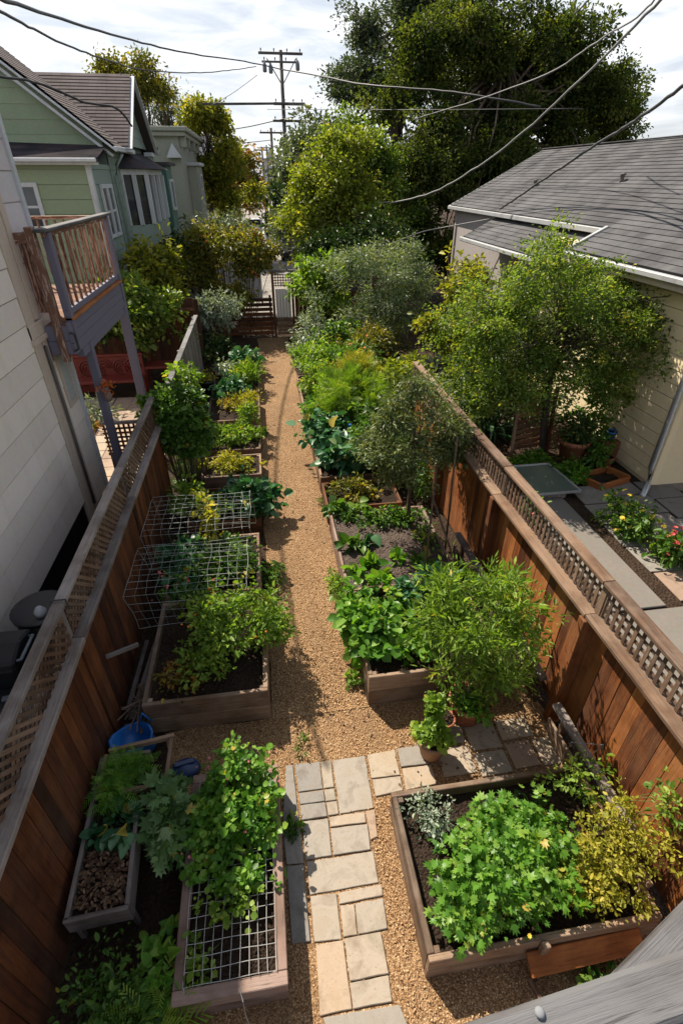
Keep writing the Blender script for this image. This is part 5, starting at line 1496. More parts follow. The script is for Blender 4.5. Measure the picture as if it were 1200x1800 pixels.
for cx in (-4.95, -4.5, -4.05, -3.75):
    for rr_ in (.08, .15, .22): mb.tube([(cx + math.cos(a * .35) * rr_, 14.84, .72 + math.sin(a * .35) * rr_ * 1.1) for a in range(14)], .018, 6)
mb.build('scrollwork', 'redpaint', rb, 0, True)
rt = empty('red_table', (-3.05, 15.3, 0), 'red topped low table behind the grey balcony post', 'table')
mb = MB(); mb.box(-3.5, -2.75, 14.9, 15.5, .62, .68); mb.build('table_top', 'redpaint', rt, .01)
for x in (-3.45, -2.8):
    for y in (14.95, 15.45): mb = MB(); mb.box(x - .03, x + .03, y - .03, y + .03, 0, .618); mb.build('leg', 'redpaint', rt)
plant('succulent', 'grey-green succulent plant standing on the brick terrace', 'plant', (-4.4, 13.0, .03), [(-4.4, 13.0, .3, .35, .3, .28)], 240, .15, 'narrow', 'lf_silver', None, 14, .13, 6, width=2)
plant('rust_plant', 'small reddish plant in front of the succulent on the terrace', 'plant', (-4.5, 12.2, .03), [(-4.5, 12.2, .18, .3, .3, .16)], 260, .09, 'oval', 'lf_rust', None, 14, .1, 6)
for k, (x, y, z, s) in enumerate(((-3.2, 22.3, .0, .8), (-2.7, 21.8, 0, .65), (-3.6, 22.9, 0, 1.0), (-2.9, 22.6, .6, .6))):
    mb = MB(); mb.lathe((x, y, z), [(s * .5, 0), (s * .62, s * .35), (s * .5, s * .8), (s * .25, s * 1.1), (.04, s * 1.2)], 9)
    for i, v in enumerate(mb.V): mb.V[i] = v + Vector((random.uniform(-s, s), random.uniform(-s, s), 0)) * .12
    o = mb.build('boulder', 'greystone'); tag(o, ('rounded blue-grey boulder at the foot of the green house', 'smallest blue-grey boulder nearest the orange-berried shrub', 'biggest blue-grey boulder under the bay window', 'blue-grey boulder topping the heap by the green house')[k], 'boulder', 'boulders by the green house')

# right yard: slatted screen, pots, planter, cold frame
ss = empty('slatted_screen', (5.6, 9.5, 0), 'leaning brown slatted wooden screen under the right yard tree', 'screen')
mb = MB()
for i in range(11): mb.beam((5.2, 9.45 + i * .02, .18 + i * .115), (6.05, 9.6 + i * .02, .2 + i * .115), .03, .08)
mb.build('slats', 'brown_wood', ss, .004)
for (x, y) in ((5.16, 9.36), (6.08, 9.52)): mb = MB(); mb.beam((x, y, 0), (x + .03, y + .2, 1.45), .07, .06, (0, 1, 0)); mb.build('post', 'rail_wood' if x < 5.5 else 'brown_wood', ss, .005)
pot('big terracotta pot under the right yard tree', (6.35, 9.0, .006), .32, .55, 'terracotta')
pot('small terracotta pot beside the yellow house wall', (7.0, 8.7, .006), .16, .24, 'terracotta')
pot('blue glazed pot against the yellow house wall', (7.12, 8.95, .5), .11, .2, 'blueplastic')
mb = MB(); mb.box(6.9, 7.3, 8.8, 9.15, .006, .5); o = mb.build('plant_stand', 'brown_wood', None, .01); tag(o, 'dark wooden plant stand by the yellow wall holding the blue pot', 'stand')
op = empty('orange_planter', (6.75, 8.0, 0), 'low orange cedar planter frame near the downpipe', 'planter')
for (p, q) in (((6.3, 7.72), (7.05, 7.95)), ((7.05, 7.98), (6.85, 8.4)), ((6.28, 7.76), (6.1, 8.15)), ((6.12, 8.18), (6.82, 8.42))):
    mb = MB(); mb.beam((*p, .09), (*q, .09), .045, .16); mb.build('board', 'orange_wood', op, .006)
sheet_o = grid_sheet('soil', 6.3, 6.85, 7.95, 8.2, .1, .01, 6, 4, 'soil', op)
cf = empty('cold_frame', (5.3, 8.0, 0), 'green-tinted glass cold frame lid lying beside the right fence', 'cold frame')
mb = MB(); mb.prism([(4.75, 7.55, .16), (5.75, 7.55, .16), (5.55, 8.5, .26), (4.7, 8.5, .26)], (0, 0, .01)); mb.build('lid', 'lid', cf)
for (p, q) in (((4.75, 7.55, .165), (5.75, 7.55, .165)), ((5.75, 7.56, .17), (5.55, 8.5, .27)), ((5.53, 8.5, .27), (4.7, 8.5, .27)), ((4.72, 7.6, .17), (4.68, 8.48, .27))):
    mb = MB(); mb.beam(p, q, .04, .045); mb.build('frame', 'metal', cf, .004)
mb = MB(); mb.box(4.8, 5.5, 7.6, 8.4, .006, .15); mb.build('base', 'grey_wood', cf, .006)

# stakes in the lettuce bed
for k, (a, b) in enumerate((((2.0, 5.35, .3), (2.42, 6.5, 1.75)), ((2.55, 5.4, .3), (2.3, 6.3, 1.2)), ((2.62, 6.2, 0), (2.6, 6.3, 2.1)))):
    mb = MB(); mb.tube([a, b], .016, 6); o = mb.build('stake', 'twig', None, 0, True)
    tag(o, ('long slanting stake crossing the corner of the lettuce bed', 'short stake leaning the other way across the lettuce bed', 'upright stake beside the fence behind the lettuce bed')[k], 'stake', 'stakes around the lettuce bed')
# orange plank below the wide right bed
mb = MB(); mb.box(1.70, 1.76, 1.112, 1.158, .03, .37); o = mb.build('bed_stake', 'bed_wood', None, .004); tag(o, 'short wooden stake against the near side of the wide right bed', 'stake')
mb = MB(); mb.beam((1.6, 1.08, .19), (2.55, 1.1, .19), .16, .03, (0, -.55, .85)); o = mb.build('cedar_plank', 'orange_wood', None, .005); tag(o, 'orange cedar plank leaning on the near side of the wide right bed', 'plank')
mb = MB(); mb.beam((1.62, 1.04, .03), (1.72, .55, .03), .03, .04); o = mb.build('edging_strip', 'rail_wood', None, .004); tag(o, 'thin wooden edging strip running toward the viewer below the cedar plank', 'edging')
# wire hoop at the right fence
mb = MB(); mb.tube([(2.6, 2.5, .2), (2.62, 2.5, .62), (2.9, 2.42, .64), (2.88, 2.3, .3), (2.8, 2.1, .1)], .006, 5); mb.tube([(2.9, 2.42, .64), (2.75, 2.4, .4)], .005, 5)
o = mb.build('wire_hoop', 'cablegrey'); tag(o, 'thin bent wire hoop standing against the right fence', 'wire hoop')
mb = MB(); mb.beam((2.62, 2.35, .42), (2.72, 1.35, .42), .05, .05); o = mb.build('loose_batten', 'rail_wood', None, .004); tag(o, 'thin loose batten along the back edge of the wide right bed', 'batten')

# deck railing in front of the viewer (lower right corner)
dr = empty('deck_railing', (.9, .2, 3.0), 'grey weathered deck railing in the lower right corner', 'railing')
zt = 4.12
pA = G(815, 1797, zt); pB = G(1200, 1667, zt); pC = G(1004, 1800, zt); pD = G(1200, 1744, zt)
ext = (pB - pA).normalized()
a0 = pA - ext * .35; b0 = pB + ext * 1.4; wd = Vector((-ext.y, ext.x, 0)) * -.075
mb = MB(); c = [a0, a0 + wd, a0 + wd + Vector((0, 0, -.045)), a0 + Vector((0, 0, -.045)), b0, b0 + wd, b0 + wd + Vector((0, 0, -.045)), b0 + Vector((0, 0, -.045))]
mb.hexa(c); mb.build('top_rail', 'railpaint', dr, .008)
bp = G(945, 1775, zt); mb = MB(); mb.lathe((bp.x, bp.y - .004, zt + .001), [(.007, 0), (.008, .003), (.006, .006), (.002, .007)], 12); mb.build('bolt', 'greystone', dr, 0, True)
zl = 3.9
qA = G(1060, 1724, zl); qB = G(1215, 1566, zl); e2 = (qB - qA).normalized(); s2 = Vector((e2.y, -e2.x, 0))
q0 = qA - e2 * .5; q1 = qB + e2 * .9
mb = MB(); c = [q0, q0 + s2 * .28, q0 + s2 * .28 + Vector((0, 0, -.05)), q0 + Vector((0, 0, -.05)), q1, q1 + s2 * .28, q1 + s2 * .28 + Vector((0, 0, -.05)), q1 + Vector((0, 0, -.05))]
mb.hexa(c); mb.build('side_rail', 'railpaint', dr, .008)
for t in (1.15,):
    p = a0.lerp(b0, .93); mb = MB(); mb.box(p.x - .045, p.x + .045, p.y - .09, p.y + 0.0, 0, zt - .05); mb.build('post', 'deck_grey', dr, .006)

# =================================================================== GARDEN PLANTS (near)
plant('bean_vine', 'lush climbing bean vine covering the far half of the mesh-topped bed', 'plant', (-.62, 2.4, .3), [(-.6, 2.5, .54, .42, .3, .2, 2), (-.86, 2.35, .44, .14, .34, .12, .8), (-.36, 2.3, .44, .1, .34, .1, .6), (-.62, 2.2, .42, .4, .26, .1, 1.2), (-.6, 1.9, .40, .37, .18, .06, .6), (-.55, 2.78, .70, .2, .12, .18, .6)], 4000, .045, 'round', 'lf_bright', None, 190, .065, 40, .004, zmin=.3, up=.8, flowers=('fl_pink', 26, .025))
plant('trailing_vine', 'pale green shoots creeping through the near half of the wire mesh', 'plant', (-.62, 1.6, .25), [(-.64, 1.72, .40, .28, .16, .04, 1), (-.85, 1.45, .34, .1, .12, .05, .35)], 260, .042, 'round', 'lf_lime', None, 34, .05, 12, .003, zmin=.3, up=.9)
plant('squash_plant', 'big pale lobed squash leaves between the narrow planter and mesh-topped bed', 'plant', (-1.2, 2.45, 0), [(-1.17, 2.42, .45, .15, .32, .2, 2), (-1.24, 2.6, .52, .13, .16, .14, 1)], 620, .075, 'lobed', 'lf_squash', None, 90, .09, 26, .006, zmin=.1, up=.9)
plant('feathery_herb', 'feathery drooping green herb spilling from the far end of the narrow planter', 'plant', (-1.7, 2.9, .42), [(-1.68, 2.82, .56, .10, .22, .10, 2), (-1.52, 2.95, .54, .1, .1, .08, .7)], 420, .09, 'feather', 'lf_bright', None, 42, .07, 16, .004, zmin=.42, up=.5)
plant('cabbage', 'dark blue-green broad leaves in the middle of the narrow planter', 'plant', (-1.66, 2.4, .42), [(-1.65, 2.42, .48, .13, .18, .06)], 70, .10, 'big', 'lf_teal', None, 20, .08, 6, zmin=.42, up=1.0)
plant('nasturtium', 'dim mixed nasturtium and fern clump in the lower left corner', 'plant', (-1.35, 1.2, 0), [(-1.5, 1.35, .28, .3, .28, .2, 1), (-1.35, 1.15, .26, .26, .24, .18, 1)], 1100, .042, 'oval', 'lf_mid', None, 110, .09, 24, .005, zmin=.05, up=.9)
plant('leafy_green', 'broad pale green leaves beside the near corner of the mesh-topped bed', 'plant', (-1.14, 1.4, 0), [(-1.15, 1.45, .25, .12, .24, .14)], 130, .08, 'big', 'lf_bright', None, 20, .07, 8, zmin=.05, up=.9)
plant('yellow_fern', 'yellow-green strappy fern clump in the lower left corner', 'plant', (-1.2, 1.1, 0), [(-1.22, 1.08, .22, .2, .2, .14)], 260, .14, 'feather', 'lf_lime', None, 24, .08, 8, zmin=.05)
plant('berry_weed', 'reddish weedy tuft at the near-left foot of the mesh-topped bed', 'plant', (-.95, 1.02, 0), [(-.92, 1.05, .10, .16, .1, .07)], 150, .05, 'oval', 'lf_rust', None, 14, .05, 6, zmin=.02)

plant('tomato_bush', 'sunlit sprawling green bush in the deep left bed by the path', 'shrub', (-.8, 4.5, .42), lobes([(-.62, 4.45, .82, .52, .5, .36, 3), (-.95, 4.5, .75, .4, .5, .3, 1.2), (-.35, 4.5, .72, .32, .48, .3, 1.3), (-.95, 4.0, .6, .45, .25, .16, .6)], 34, 0.17), 5200, .05, 'oval', 'lf_lime', None, 240, .11, 60, .005, zmin=.42, up=.6, flowers=('fl_orange', 34, .03, 'fruit'))
plant('bare_stalks', 'dry twiggy stalks at the dim near-left end of the deep left bed', 'plant', (-1.3, 4.0, .42), [(-1.25, 3.95, .52, .25, .25, .1)], 420, .045, 'oval', 'lf_rust', None, 30, .09, 24, .004, 'twig', zmin=.41)
plant('flower_stalks', 'thin stalks with small red flowers behind the sunlit bush, inside the wire', 'plant', (-1.3, 5.0, .42), [(-1.2, 5.05, .8, .4, .14, .25)], 300, .05, 'oval', 'lf_mid', None, 30, .08, 26, .004, zmin=.42, flowers=('fl_red', 16, .035))
plant('caged_greens', 'dark leafy greens growing inside the rear wire cage', 'plant', (-1.0, 5.9, .42), [(-1.0, 5.95, .62, .58, .55, .16, 2), (-.75, 5.7, .68, .38, .3, .2, 1)], 2400, .065, 'oval', 'lf_mid', None, 110, .09, 40, .005, zmin=.42, up=.7)
plant('caged_kale', 'blue-green leaves at the left end inside the wire cages', 'plant', (-1.45, 5.8, .42), [(-1.4, 5.85, .65, .22, .5, .2)], 420, .10, 'big', 'lf_teal', None, 40, .1, 16, zmin=.42)
plant('tall_shoot', 'tall yellow-green shoots rising through the wire cages', 'plant', (-1.05, 6.35, .42), [(-1.05, 6.45, 1.15, .12, .1, .3, 1), (-.98, 6.2, .9, .08, .08, .3, 1)], 200, .075, 'oval', 'lf_yellow', None, 26, .06, 14, .007, zmin=.5)
plant('path_weed', 'small green tuft spilling onto the path beside the caged bed', 'plant', (-.2, 6.0, 0), [(-.17, 6.0, .16, .15, .22, .12)], 260, .06, 'oval', 'lf_mid', None, 20, .06, 8, zmin=.02)
plant('chard', 'dark glossy chard clump spilling over the path edge behind the wire cage', 'plant', (-.55, 7.75, .25), [(-.5, 7.75, .52, .42, .35, .22, 2), (-.35, 7.55, .4, .25, .3, .15, .7)], 560, .125, 'big', 'lf_teal', None, 70, .12, 20, .007, zmin=.27, up=.8)
plant('yellow_herb', 'yellow-green leafy plant between the fence and caged bed', 'plant', (-1.5, 7.6, .2), [(-1.55, 7.7, .6, .28, .4, .32, 2), (-1.15, 7.3, .55, .2, .2, .2, .7)], 620, .085, 'oval', 'lf_lime', None, 50, .11, 22, .006, zmin=.25)
plant('seedlings', 'yellowed rows of low seedlings in the first framed bed behind the chard', 'plant', (-.85, 9.3, .26), [(-.8, 9.3, .38, .52, .4, .07)], 1800, .055, 'oval', 'lf_yellow', None, 70, .07, 0, zmin=.26, up=.8)
plant('sprouts', 'yellow-green sprouts filling the second framed bed behind the chard', 'plant', (-.85, 10.6, .26), [(-.8, 10.65, .42, .52, .5, .12, 2), (-.55, 11.1, .6, .2, .2, .28, .6)], 2600, .065, 'oval', 'lf_lime', None, 110, .09, 12, zmin=.26, up=.7)
plant('dead_stalks', 'tall orange dying stalks in the third left bed behind the chard', 'plant', (-.75, 12.2, .26), [(-.8, 12.3, .5, .45, .5, .2, 2), (-.45, 11.7, .7, .14, .14, .35, 1)], 900, .08, 'narrow', 'lf_yellow', None, 60, .1, 30, .006, 'twig', .3, .5, zmin=.27, width=1.6)
plant('rust_weed', 'rust-coloured dry weeds amid the third left bed', 'plant', (-1.0, 12.5, .26), [(-.95, 12.5, .42, .3, .25, .14)], 420, .07, 'oval', 'lf_rust', None, 30, .08, 12, zmin=.27)
plant('cool_greens', 'bluish kale row at the near end of the farthest left bed', 'plant', (-.95, 13.4, .26), [(-1.0, 13.3, .5, .5, .4, .2)], 520, .12, 'big', 'lf_teal', None, 50, .12, 14, zmin=.27)
plant('leek_tuft', 'bright lime tuft overhanging the path in the farthest left bed', 'plant', (-.6, 14.3, .26), [(-.58, 14.35, .56, .36, .55, .26)], 1100, .12, 'narrow', 'lf_lime', None, 60, .1, 20, .005, 'greenstem', .3, .6, zmin=.27, width=1.5)
plant('silver_herb', 'silvery low herb mound in the middle of the farthest left bed', 'plant', (-1.05, 15.0, .26), [(-1.1, 15.0, .5, .38, .4, .22)], 700, .08, 'oval', 'lf_silver', None, 40, .1, 10, zmin=.27)
plant('bed_kale', 'dark kale at the far end of the farthest left bed', 'plant', (-.7, 16.0, .26), [(-.65, 15.9, .5, .45, .5, .22)], 500, .13, 'big', 'lf_teal', None, 46, .13, 14, zmin=.27)
pot('black nursery pot of yellow flowers beside the farthest left bed', (-1.72, 14.3, .006), .2, .42, 'blackplastic', 1, 'nursery pots')
plant('potted_marigold', 'small yellow-green plant in the black nursery pot', 'plant', (-1.72, 14.3, .4), [(-1.72, 14.3, .52, .2, .2, .12)], 260, .06, 'oval', 'lf_yellow', None, 20, .06, 8, zmin=.4)

plant('round_bush', 'dense round dark green bush against the end of the left lattice fence', 'shrub', (-1.72, 8.95, 0), [(-1.72, 8.9, 1.62, .58, .5, .5, 3), (-1.6, 8.9, 1.3, .52, .45, .42, 2)], 12000, .06, 'round', 'lf_mid', None, 460, .09, 30, .012, 'bark', up=.7, inner=.35, rough=.1)
plant('vine_on_fence', 'light green climbing vine over the weathered far left fence', 'plant', (-1.95, 10.7, .8), [(-1.9, 11.1, 1.6, .22, .45, .25, 1), (-1.75, 11.5, 1.4, .2, .3, .3, .6)], 460, .09, 'oval', 'lf_lime', None, 40, .12, 20, .005)

plant('strawberry_vine', 'lush vine leaves spilling over the path side of the deep right bed', 'plant', (1.2, 4.5, .42), [(1.05, 4.45, .62, .32, .6, .18, 2), (.82, 4.55, .42, .14, .5, .3, 1), (1.35, 4.2, .6, .35, .45, .16, 1.2)], 2300, .085, 'round', 'lf_bright', None, 110, .1, 44, .004, zmin=.12, up=.8)
plant('bean_plant', 'darker mounded leaves at the back of the deep right bed', 'plant', (1.9, 4.8, .42), [(1.9, 4.75, .62, .42, .34, .2)], 900, .09, 'oval', 'lf_teal', None, 60, .11, 20, zmin=.42, up=.8)
plant('edge_weed', 'yellow-green weed tuft at the path edge beside the lettuce bed', 'plant', (.78, 5.6, 0), [(.76, 5.6, .14, .09, .35, .12)], 420, .07, 'narrow', 'lf_lime', None, 30, .05, 10, zmin=.01, width=1.6)
plant('low_weed', 'tiny green weed on the chips below the trailing vine', 'plant', (.72, 3.95, 0), [(.72, 3.95, .08, .08, .09, .06)], 110, .045, 'round', 'lf_lime', None, 10, .04, 4, zmin=.01)

plant('leaf_rows', 'dense dark leafy rows across the back of the lettuce bed', 'plant', (1.7, 6.7, .32), [(1.85, 6.85, .42, .55, .26, .12, 2), (2.3, 6.2, .42, .12, .4, .1, .5), (1.1, 7.05, .38, .22, .12, .08, .5)], 1500, .06, 'oval', 'lf_mid', None, 110, .08, 20, zmin=.33, up=.8)
for k, (x, y, s, m_) in enumerate(((1.3, 5.75, .16, 'lf_bright'), (1.75, 5.8, .13, 'lf_bright'), (1.02, 5.6, .14, 'lf_bright'), (1.45, 5.5, .10, 'lf_lime'), (1.05, 6.25, .17, 'lf_mid'), (2.05, 5.62, .15, 'lf_mid'), (1.35, 6.3, .15, 'lf_teal'), (1.22, 5.4, .08, 'lf_lime'))):
    plant('lettuce', ('bright lettuce in the middle of the bare soil', 'bright lettuce near the right of the bare soil', 'lettuce at the path-side corner of the bare soil', 'tiny pale lettuce at the near edge of the bare soil', 'dark lettuce at the left back of the bare soil', 'dark lettuce beside the slanting stake', 'bluish lettuce before the dense leafy rows', 'smallest lime seedling on the bare soil')[k], 'lettuce', (x, y, .31), [(x, y, .36, s * .6, s * .6, .05)], 34, s * .75, 'big', m_, 'lettuces in the bare soil bed', 9, s * .25, 0, zmin=.32, updir=.5)
plant('red_mulch_plant', 'reddish-leaved low plant in the small dark bed', 'plant', (1.4, 7.8, .26), [(1.45, 7.85, .4, .5, .35, .16)], 900, .065, 'oval', 'lf_berry', None, 36, .08, 8, zmin=.26)
plant('edge_chard', 'low dark chard leaves at the path corner behind the lettuce bed', 'plant', (1.05, 7.3, .1), [(1.05, 7.28, .38, .3, .12, .12)], 160, .12, 'big', 'lf_mid', None, 16, .08, 6, zmin=.1)

# chard bed on the right
plant('chard', 'dark glossy chard filling the path side of the right chard bed', 'plant', (1.2, 9.8, .3), [(1.15, 10.0, .62, .42, .8, .25, 2), (1.5, 8.9, .55, .45, .4, .24, 1.3)], 1300, .135, 'big', 'lf_teal', None, 130, .13, 30, .008, zmin=.3, up=.8)
plant('pea_plant', 'mid green pea-like plants at the back of the right chard bed', 'plant', (2.0, 9.6, .3), [(2.0, 9.4, .8, .42, .8, .45), (2.2, 8.7, .7, .3, .3, .35)], 2600, .08, 'oval', 'lf_mid', None, 80, .13, 20, zmin=.3)
o = MB().box(1.62, 1.68, 9.9, 9.96, .62, .78).build('plant_label', 'blueplastic', None, .004); tag(o, 'small blue plant marker among the dark chard', 'plant marker')
plant('asparagus_fern', 'feathery yellow-green fern mound beside the chard on the right', 'shrub', (1.95, 11.5, .3), [(1.95, 11.3, .95, .65, .6, .55, 2), (1.5, 11.2, .8, .35, .45, .4, .8), (2.4, 10.8, .8, .35, .4, .4, .8)], 4200, .17, 'feather', 'lf_lime', None, 150, .14, 30, .006, zmin=.3, up=.4, updir=.4)
plant('golden_shrub', 'yellow-topped feathery plant at the back of the fern mound', 'plant', (2.2, 12.0, .3), [(2.2, 12.0, 1.2, .45, .4, .3)], 900, .16, 'feather', 'lf_yellow', None, 60, .12, 14, .006, updir=.4)
plant('mixed_herbs', 'tangled yellow-green herbs in the far right path bed', 'plant', (1.3, 13.1, .3), [(1.25, 12.7, .8, .4, .9, .42, 2), (1.3, 14.2, .95, .5, .8, .55, 2), (1.7, 13.4, 1.0, .5, .8, .5, 1.5)], 6000, .08, 'oval', 'lf_lime', None, 150, .14, 40, .006, zmin=.3, flowers=('fl_yellow', 50, .05))
plant('flowering_herbs', 'dark leafy herbs with orange flowers toward the right fence', 'plant', (2.2, 13.6, .3), [(2.3, 13.2, 1.0, .55, 1.0, .6)], 4200, .09, 'oval', 'lf_mid', None, 110, .15, 30, .006, zmin=.3, flowers=('fl_orange', 30, .07))
plant('grassy_tuft', 'pale strappy tuft among the far right herbs', 'plant', (1.8, 12.7, .3), [(1.8, 12.7, .6, .25, .25, .2)], 200, .4, 'blade', 'lf_silver', None, 12, .12, 0, zmin=.3)

plant('parsley_mound', 'low bright green mound along the path edge of the far right bed', 'plant', (1.15, 11.6, .3), [(1.1, 11.6, .5, .32, .5, .2)], 900, .09, 'oval', 'lf_bright', None, 50, .11, 12, zmin=.3)
plant('leafy_shrub', 'leafy green shrub between the far herbs and the silver-green olive', 'shrub', (2.5, 15.6, 0), [(2.4, 15.6, .95, .7, .6, .5, 2), (1.9, 15.3, .7, .5, .4, .4, 1)], 2800, .11, 'oval', 'lf_mid', None, 110, .17, 24, zmin=.05)
plant('yellow_shrub', 'yellow-green shrub just beyond the end of the right fence', 'shrub', (3.3, 11.6, 0), [(3.1, 11.6, 1.0, .6, .7, .5, 2), (3.6, 12.4, .9, .6, .6, .5, 1)], 3000, .1, 'oval', 'lf_spring', None, 110, .16, 30, zmin=.05)
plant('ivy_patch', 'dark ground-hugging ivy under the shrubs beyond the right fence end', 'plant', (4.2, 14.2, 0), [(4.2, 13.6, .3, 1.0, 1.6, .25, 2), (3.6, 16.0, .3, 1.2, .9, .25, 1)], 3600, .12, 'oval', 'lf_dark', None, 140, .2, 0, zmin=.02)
plant('fence_foot_herbs', 'patchy low herbs between the far herb bed and the right fence', 'plant', (2.7, 9.2, 0), [(2.68, 9.0, .45, .2, 1.4, .35)], 2400, .075, 'oval', 'lf_mid', None, 60, .12, 10, zmin=.02)
plant('shade_ferns', 'dim ferny weeds along the foot of the left fence beside the framed beds', 'plant', (-1.72, 10.8, 0), [(-1.75, 10.6, .25, .16, 1.4, .2)], 420, .16, 'feather', 'lf_mid', None, 40, .1, 8, zmin=.02)

for k, (x, y, lab) in enumerate(((-.2, 4.9, 'small weed at the left path edge beside the sunlit bush'), (.8, 8.1, 'small weed at the right path edge before the chard bed'), (-.22, 8.9, 'small weed at the left path edge by the first framed bed'), (.78, 10.9, 'small weed at the right path edge after the chard bed'), (-.2, 11.4, 'small weed at the left path edge by the dying stalks'), (.05, 3.2, 'tiny weed growing in the joint at the corner of the flagstones'), (-.1, 2.35, 'small weed between the left strip of flagstones'))):
    plant('path_tuft', lab, 'weed', (x, y, .01), [(x, y, .06, .07, .13, .05)], 90, .05, 'narrow' if k % 2 else 'oval', 'lf_mid', 'weeds along the path', 10, .03, 3, .003, zmin=.01, updir=.4)

# small grey-green tree in the lettuce bed
tree('small_olive_tree', 'small slender grey-green tree rising behind the lettuce bed by the right fence', 'tree', (2.12, 6.75, .3), (2.12, 6.85, 2.2), .035, lobes([(2.1, 6.7, 1.98, .74, .6, .55, 3), (1.66, 6.75, 1.6, .42, .4, .4, 1.2), (2.55, 6.75, 1.65, .42, .4, .4, 1.2), (2.2, 6.9, 2.45, .5, .42, .32, 1), (2.1, 6.5, 1.4, .5, .4, .3, .8)], 44, .2), 15000, .062, 'narrow', 'lf_young', 460, .13, 56, width=2.0, lean=.05, rough=.4)

# wide right bed
plant('geranium', 'lush bright green lobed-leaf plant filling the wide right bed', 'plant', (1.55, 1.75, .25), [(1.52, 1.58, .48, .5, .36, .2, 2), (1.9, 1.72, .5, .4, .38, .22, 1.7), (1.2, 1.4, .44, .24, .2, .16, .6), (1.75, 2.0, .42, .45, .16, .13, .6)], 5600, .044, 'lobed', 'lf_bright', None, 300, .075, 70, .004, zmin=.27, up=1.0, flowers=('fl_yellow', 8, .03))
plant('young_geranium', 'few small lobed seedlings on dark soil at the back of the wide right bed', 'plant', (2.1, 2.25, .24), [(2.0, 2.25, .28, .45, .08, .03)], 70, .04, 'lobed', 'lf_mid', None, 14, .04, 0, zmin=.24, up=1.0)
plant('sage', 'greyish-green sage clump at the path corner of the wide right bed', 'plant', (1.12, 2.15, .25), [(1.12, 2.15, .38, .2, .2, .12)], 620, .032, 'oval', 'lf_silver', None, 70, .05, 16, .003, zmin=.25)
plant('yellowing_plant', 'yellowing leafy plant between the wide right bed and the fence', 'plant', (2.5, 1.7, .2), [(2.4, 1.5, .55, .32, .3, .24, 2), (2.62, 1.72, .66, .22, .32, .26, 1), (2.2, 1.38, .46, .2, .16, .14, .7), (2.75, 1.4, .85, .12, .18, .2, .25)], 3800, .032, 'oval', 'lf_yellow', None, 230, .06, 50, .004, 'twig', zmin=.28, up=.7)
plant('yellow_green_sprigs', 'sparse yellow-green sprigs climbing the rail above the yellowing plant', 'plant', (2.6, 2.3, .2), [(2.55, 2.2, .55, .3, .22, .3, 1), (2.88, 1.6, 1.0, .07, .3, .28, .5)], 420, .045, 'oval', 'lf_lime', None, 50, .07, 30, .004, zmin=.2)
plant('shade_weed', 'dim low weeds beneath the cedar plank below the wide right bed', 'plant', (2.1, .9, 0), [(2.1, .85, .08, .45, .2, .06)], 320, .05, 'round', 'lf_mid', None, 26, .06, 0, zmin=.01)

# far-end shrubs
tree('olive_shrub', 'big rounded silver-green olive shrub at the right of the path end', 'shrub', (3.4, 17.0, 0), (3.5, 17.0, 2.6), .1, lobes([(3.55, 17.0, 2.55, 1.6, 1.3, 1.35, 3), (2.6, 16.9, 1.8, 1.1, .9, 1.0, 1.2), (4.4, 17.1, 1.9, 1.0, .9, 1.0, 1.2), (3.5, 16.7, 1.2, 1.4, .9, .8, 1)], 40, 0.42), 22000, .09, 'narrow', 'lf_olivelight', 560, .22, 40, width=2.0, lean=.1, rough=.3)
plant('silver_shrub', 'pale silvery shrub overhanging the far right edge of the path', 'shrub', (1.5, 16.6, 0), [(1.55, 16.6, .85, .75, .8, .6, 2), (1.3, 15.9, .6, .4, .5, .4, 1)], 3200, .11, 'narrow', 'lf_silver', None, 130, .18, 20, .008, zmin=.05, width=2.2)
plant('lime_shrub', 'light green leafy shrub just right of the end gate', 'shrub', (2.2, 19.3, 0), [(2.1, 19.3, 2.1, .95, .7, .8, 2), (2.6, 19.4, 1.3, .8, .6, .8, 1)], 4200, .13, 'oval', 'lf_lime', None, 150, .22, 24, .012, 'bark')
plant('brown_shrub', 'olive-brown twiggy shrub below the silver-green olive', 'shrub', (3.2, 14.4, 0), [(2.9, 14.5, 1.1, .75, .7, .45, 2), (3.4, 15.2, 1.0, .7, .7, .5, 1)], 3600, .085, 'oval', 'lf_berry', None, 140, .16, 40, .008, 'twig', zmin=.05)
plant('berry_shrub', 'broad shrub speckled with orange berries left of the end gate', 'shrub', (-1.2, 21.3, 0), lobes([(-1.2, 21.3, 2.7, 1.6, 1.1, 1.15, 3), (-2.4, 21.4, 2.0, .9, .9, .9, 1), (-.1, 21.2, 2.4, .8, .9, .9, 1), (-1.1, 20.7, 1.4, 1.2, .6, .7, 1)], 46, 0.42), 15000, .105, 'oval', 'lf_berry', None, 420, .24, 40, .016, 'bark', flowers=('fl_orange', 95, .075, 'berry'))
plant('grey_shrub', 'small round grey-leaved shrub at the far left end of the garden', 'shrub', (-1.5, 18.2, 0), [(-1.5, 18.2, 1.5, .72, .6, .55)], 3600, .10, 'narrow', 'lf_silver', None, 130, .16, 24, .012, 'bark', width=2.2)
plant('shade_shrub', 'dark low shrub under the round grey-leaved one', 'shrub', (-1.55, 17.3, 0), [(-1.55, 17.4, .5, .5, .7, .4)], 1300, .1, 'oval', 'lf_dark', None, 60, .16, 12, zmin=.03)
plant('grey_mound', 'grey-green bush top rising behind the orange-berried shrub', 'shrub', (-1.4, 25, 0), [(-1.3, 25, 3.1, 1.5, 1.2, .9, 1)], 4200, .16, 'narrow', 'lf_olive', None, 150, .3, 20, .02, 'bark', width=2.2)
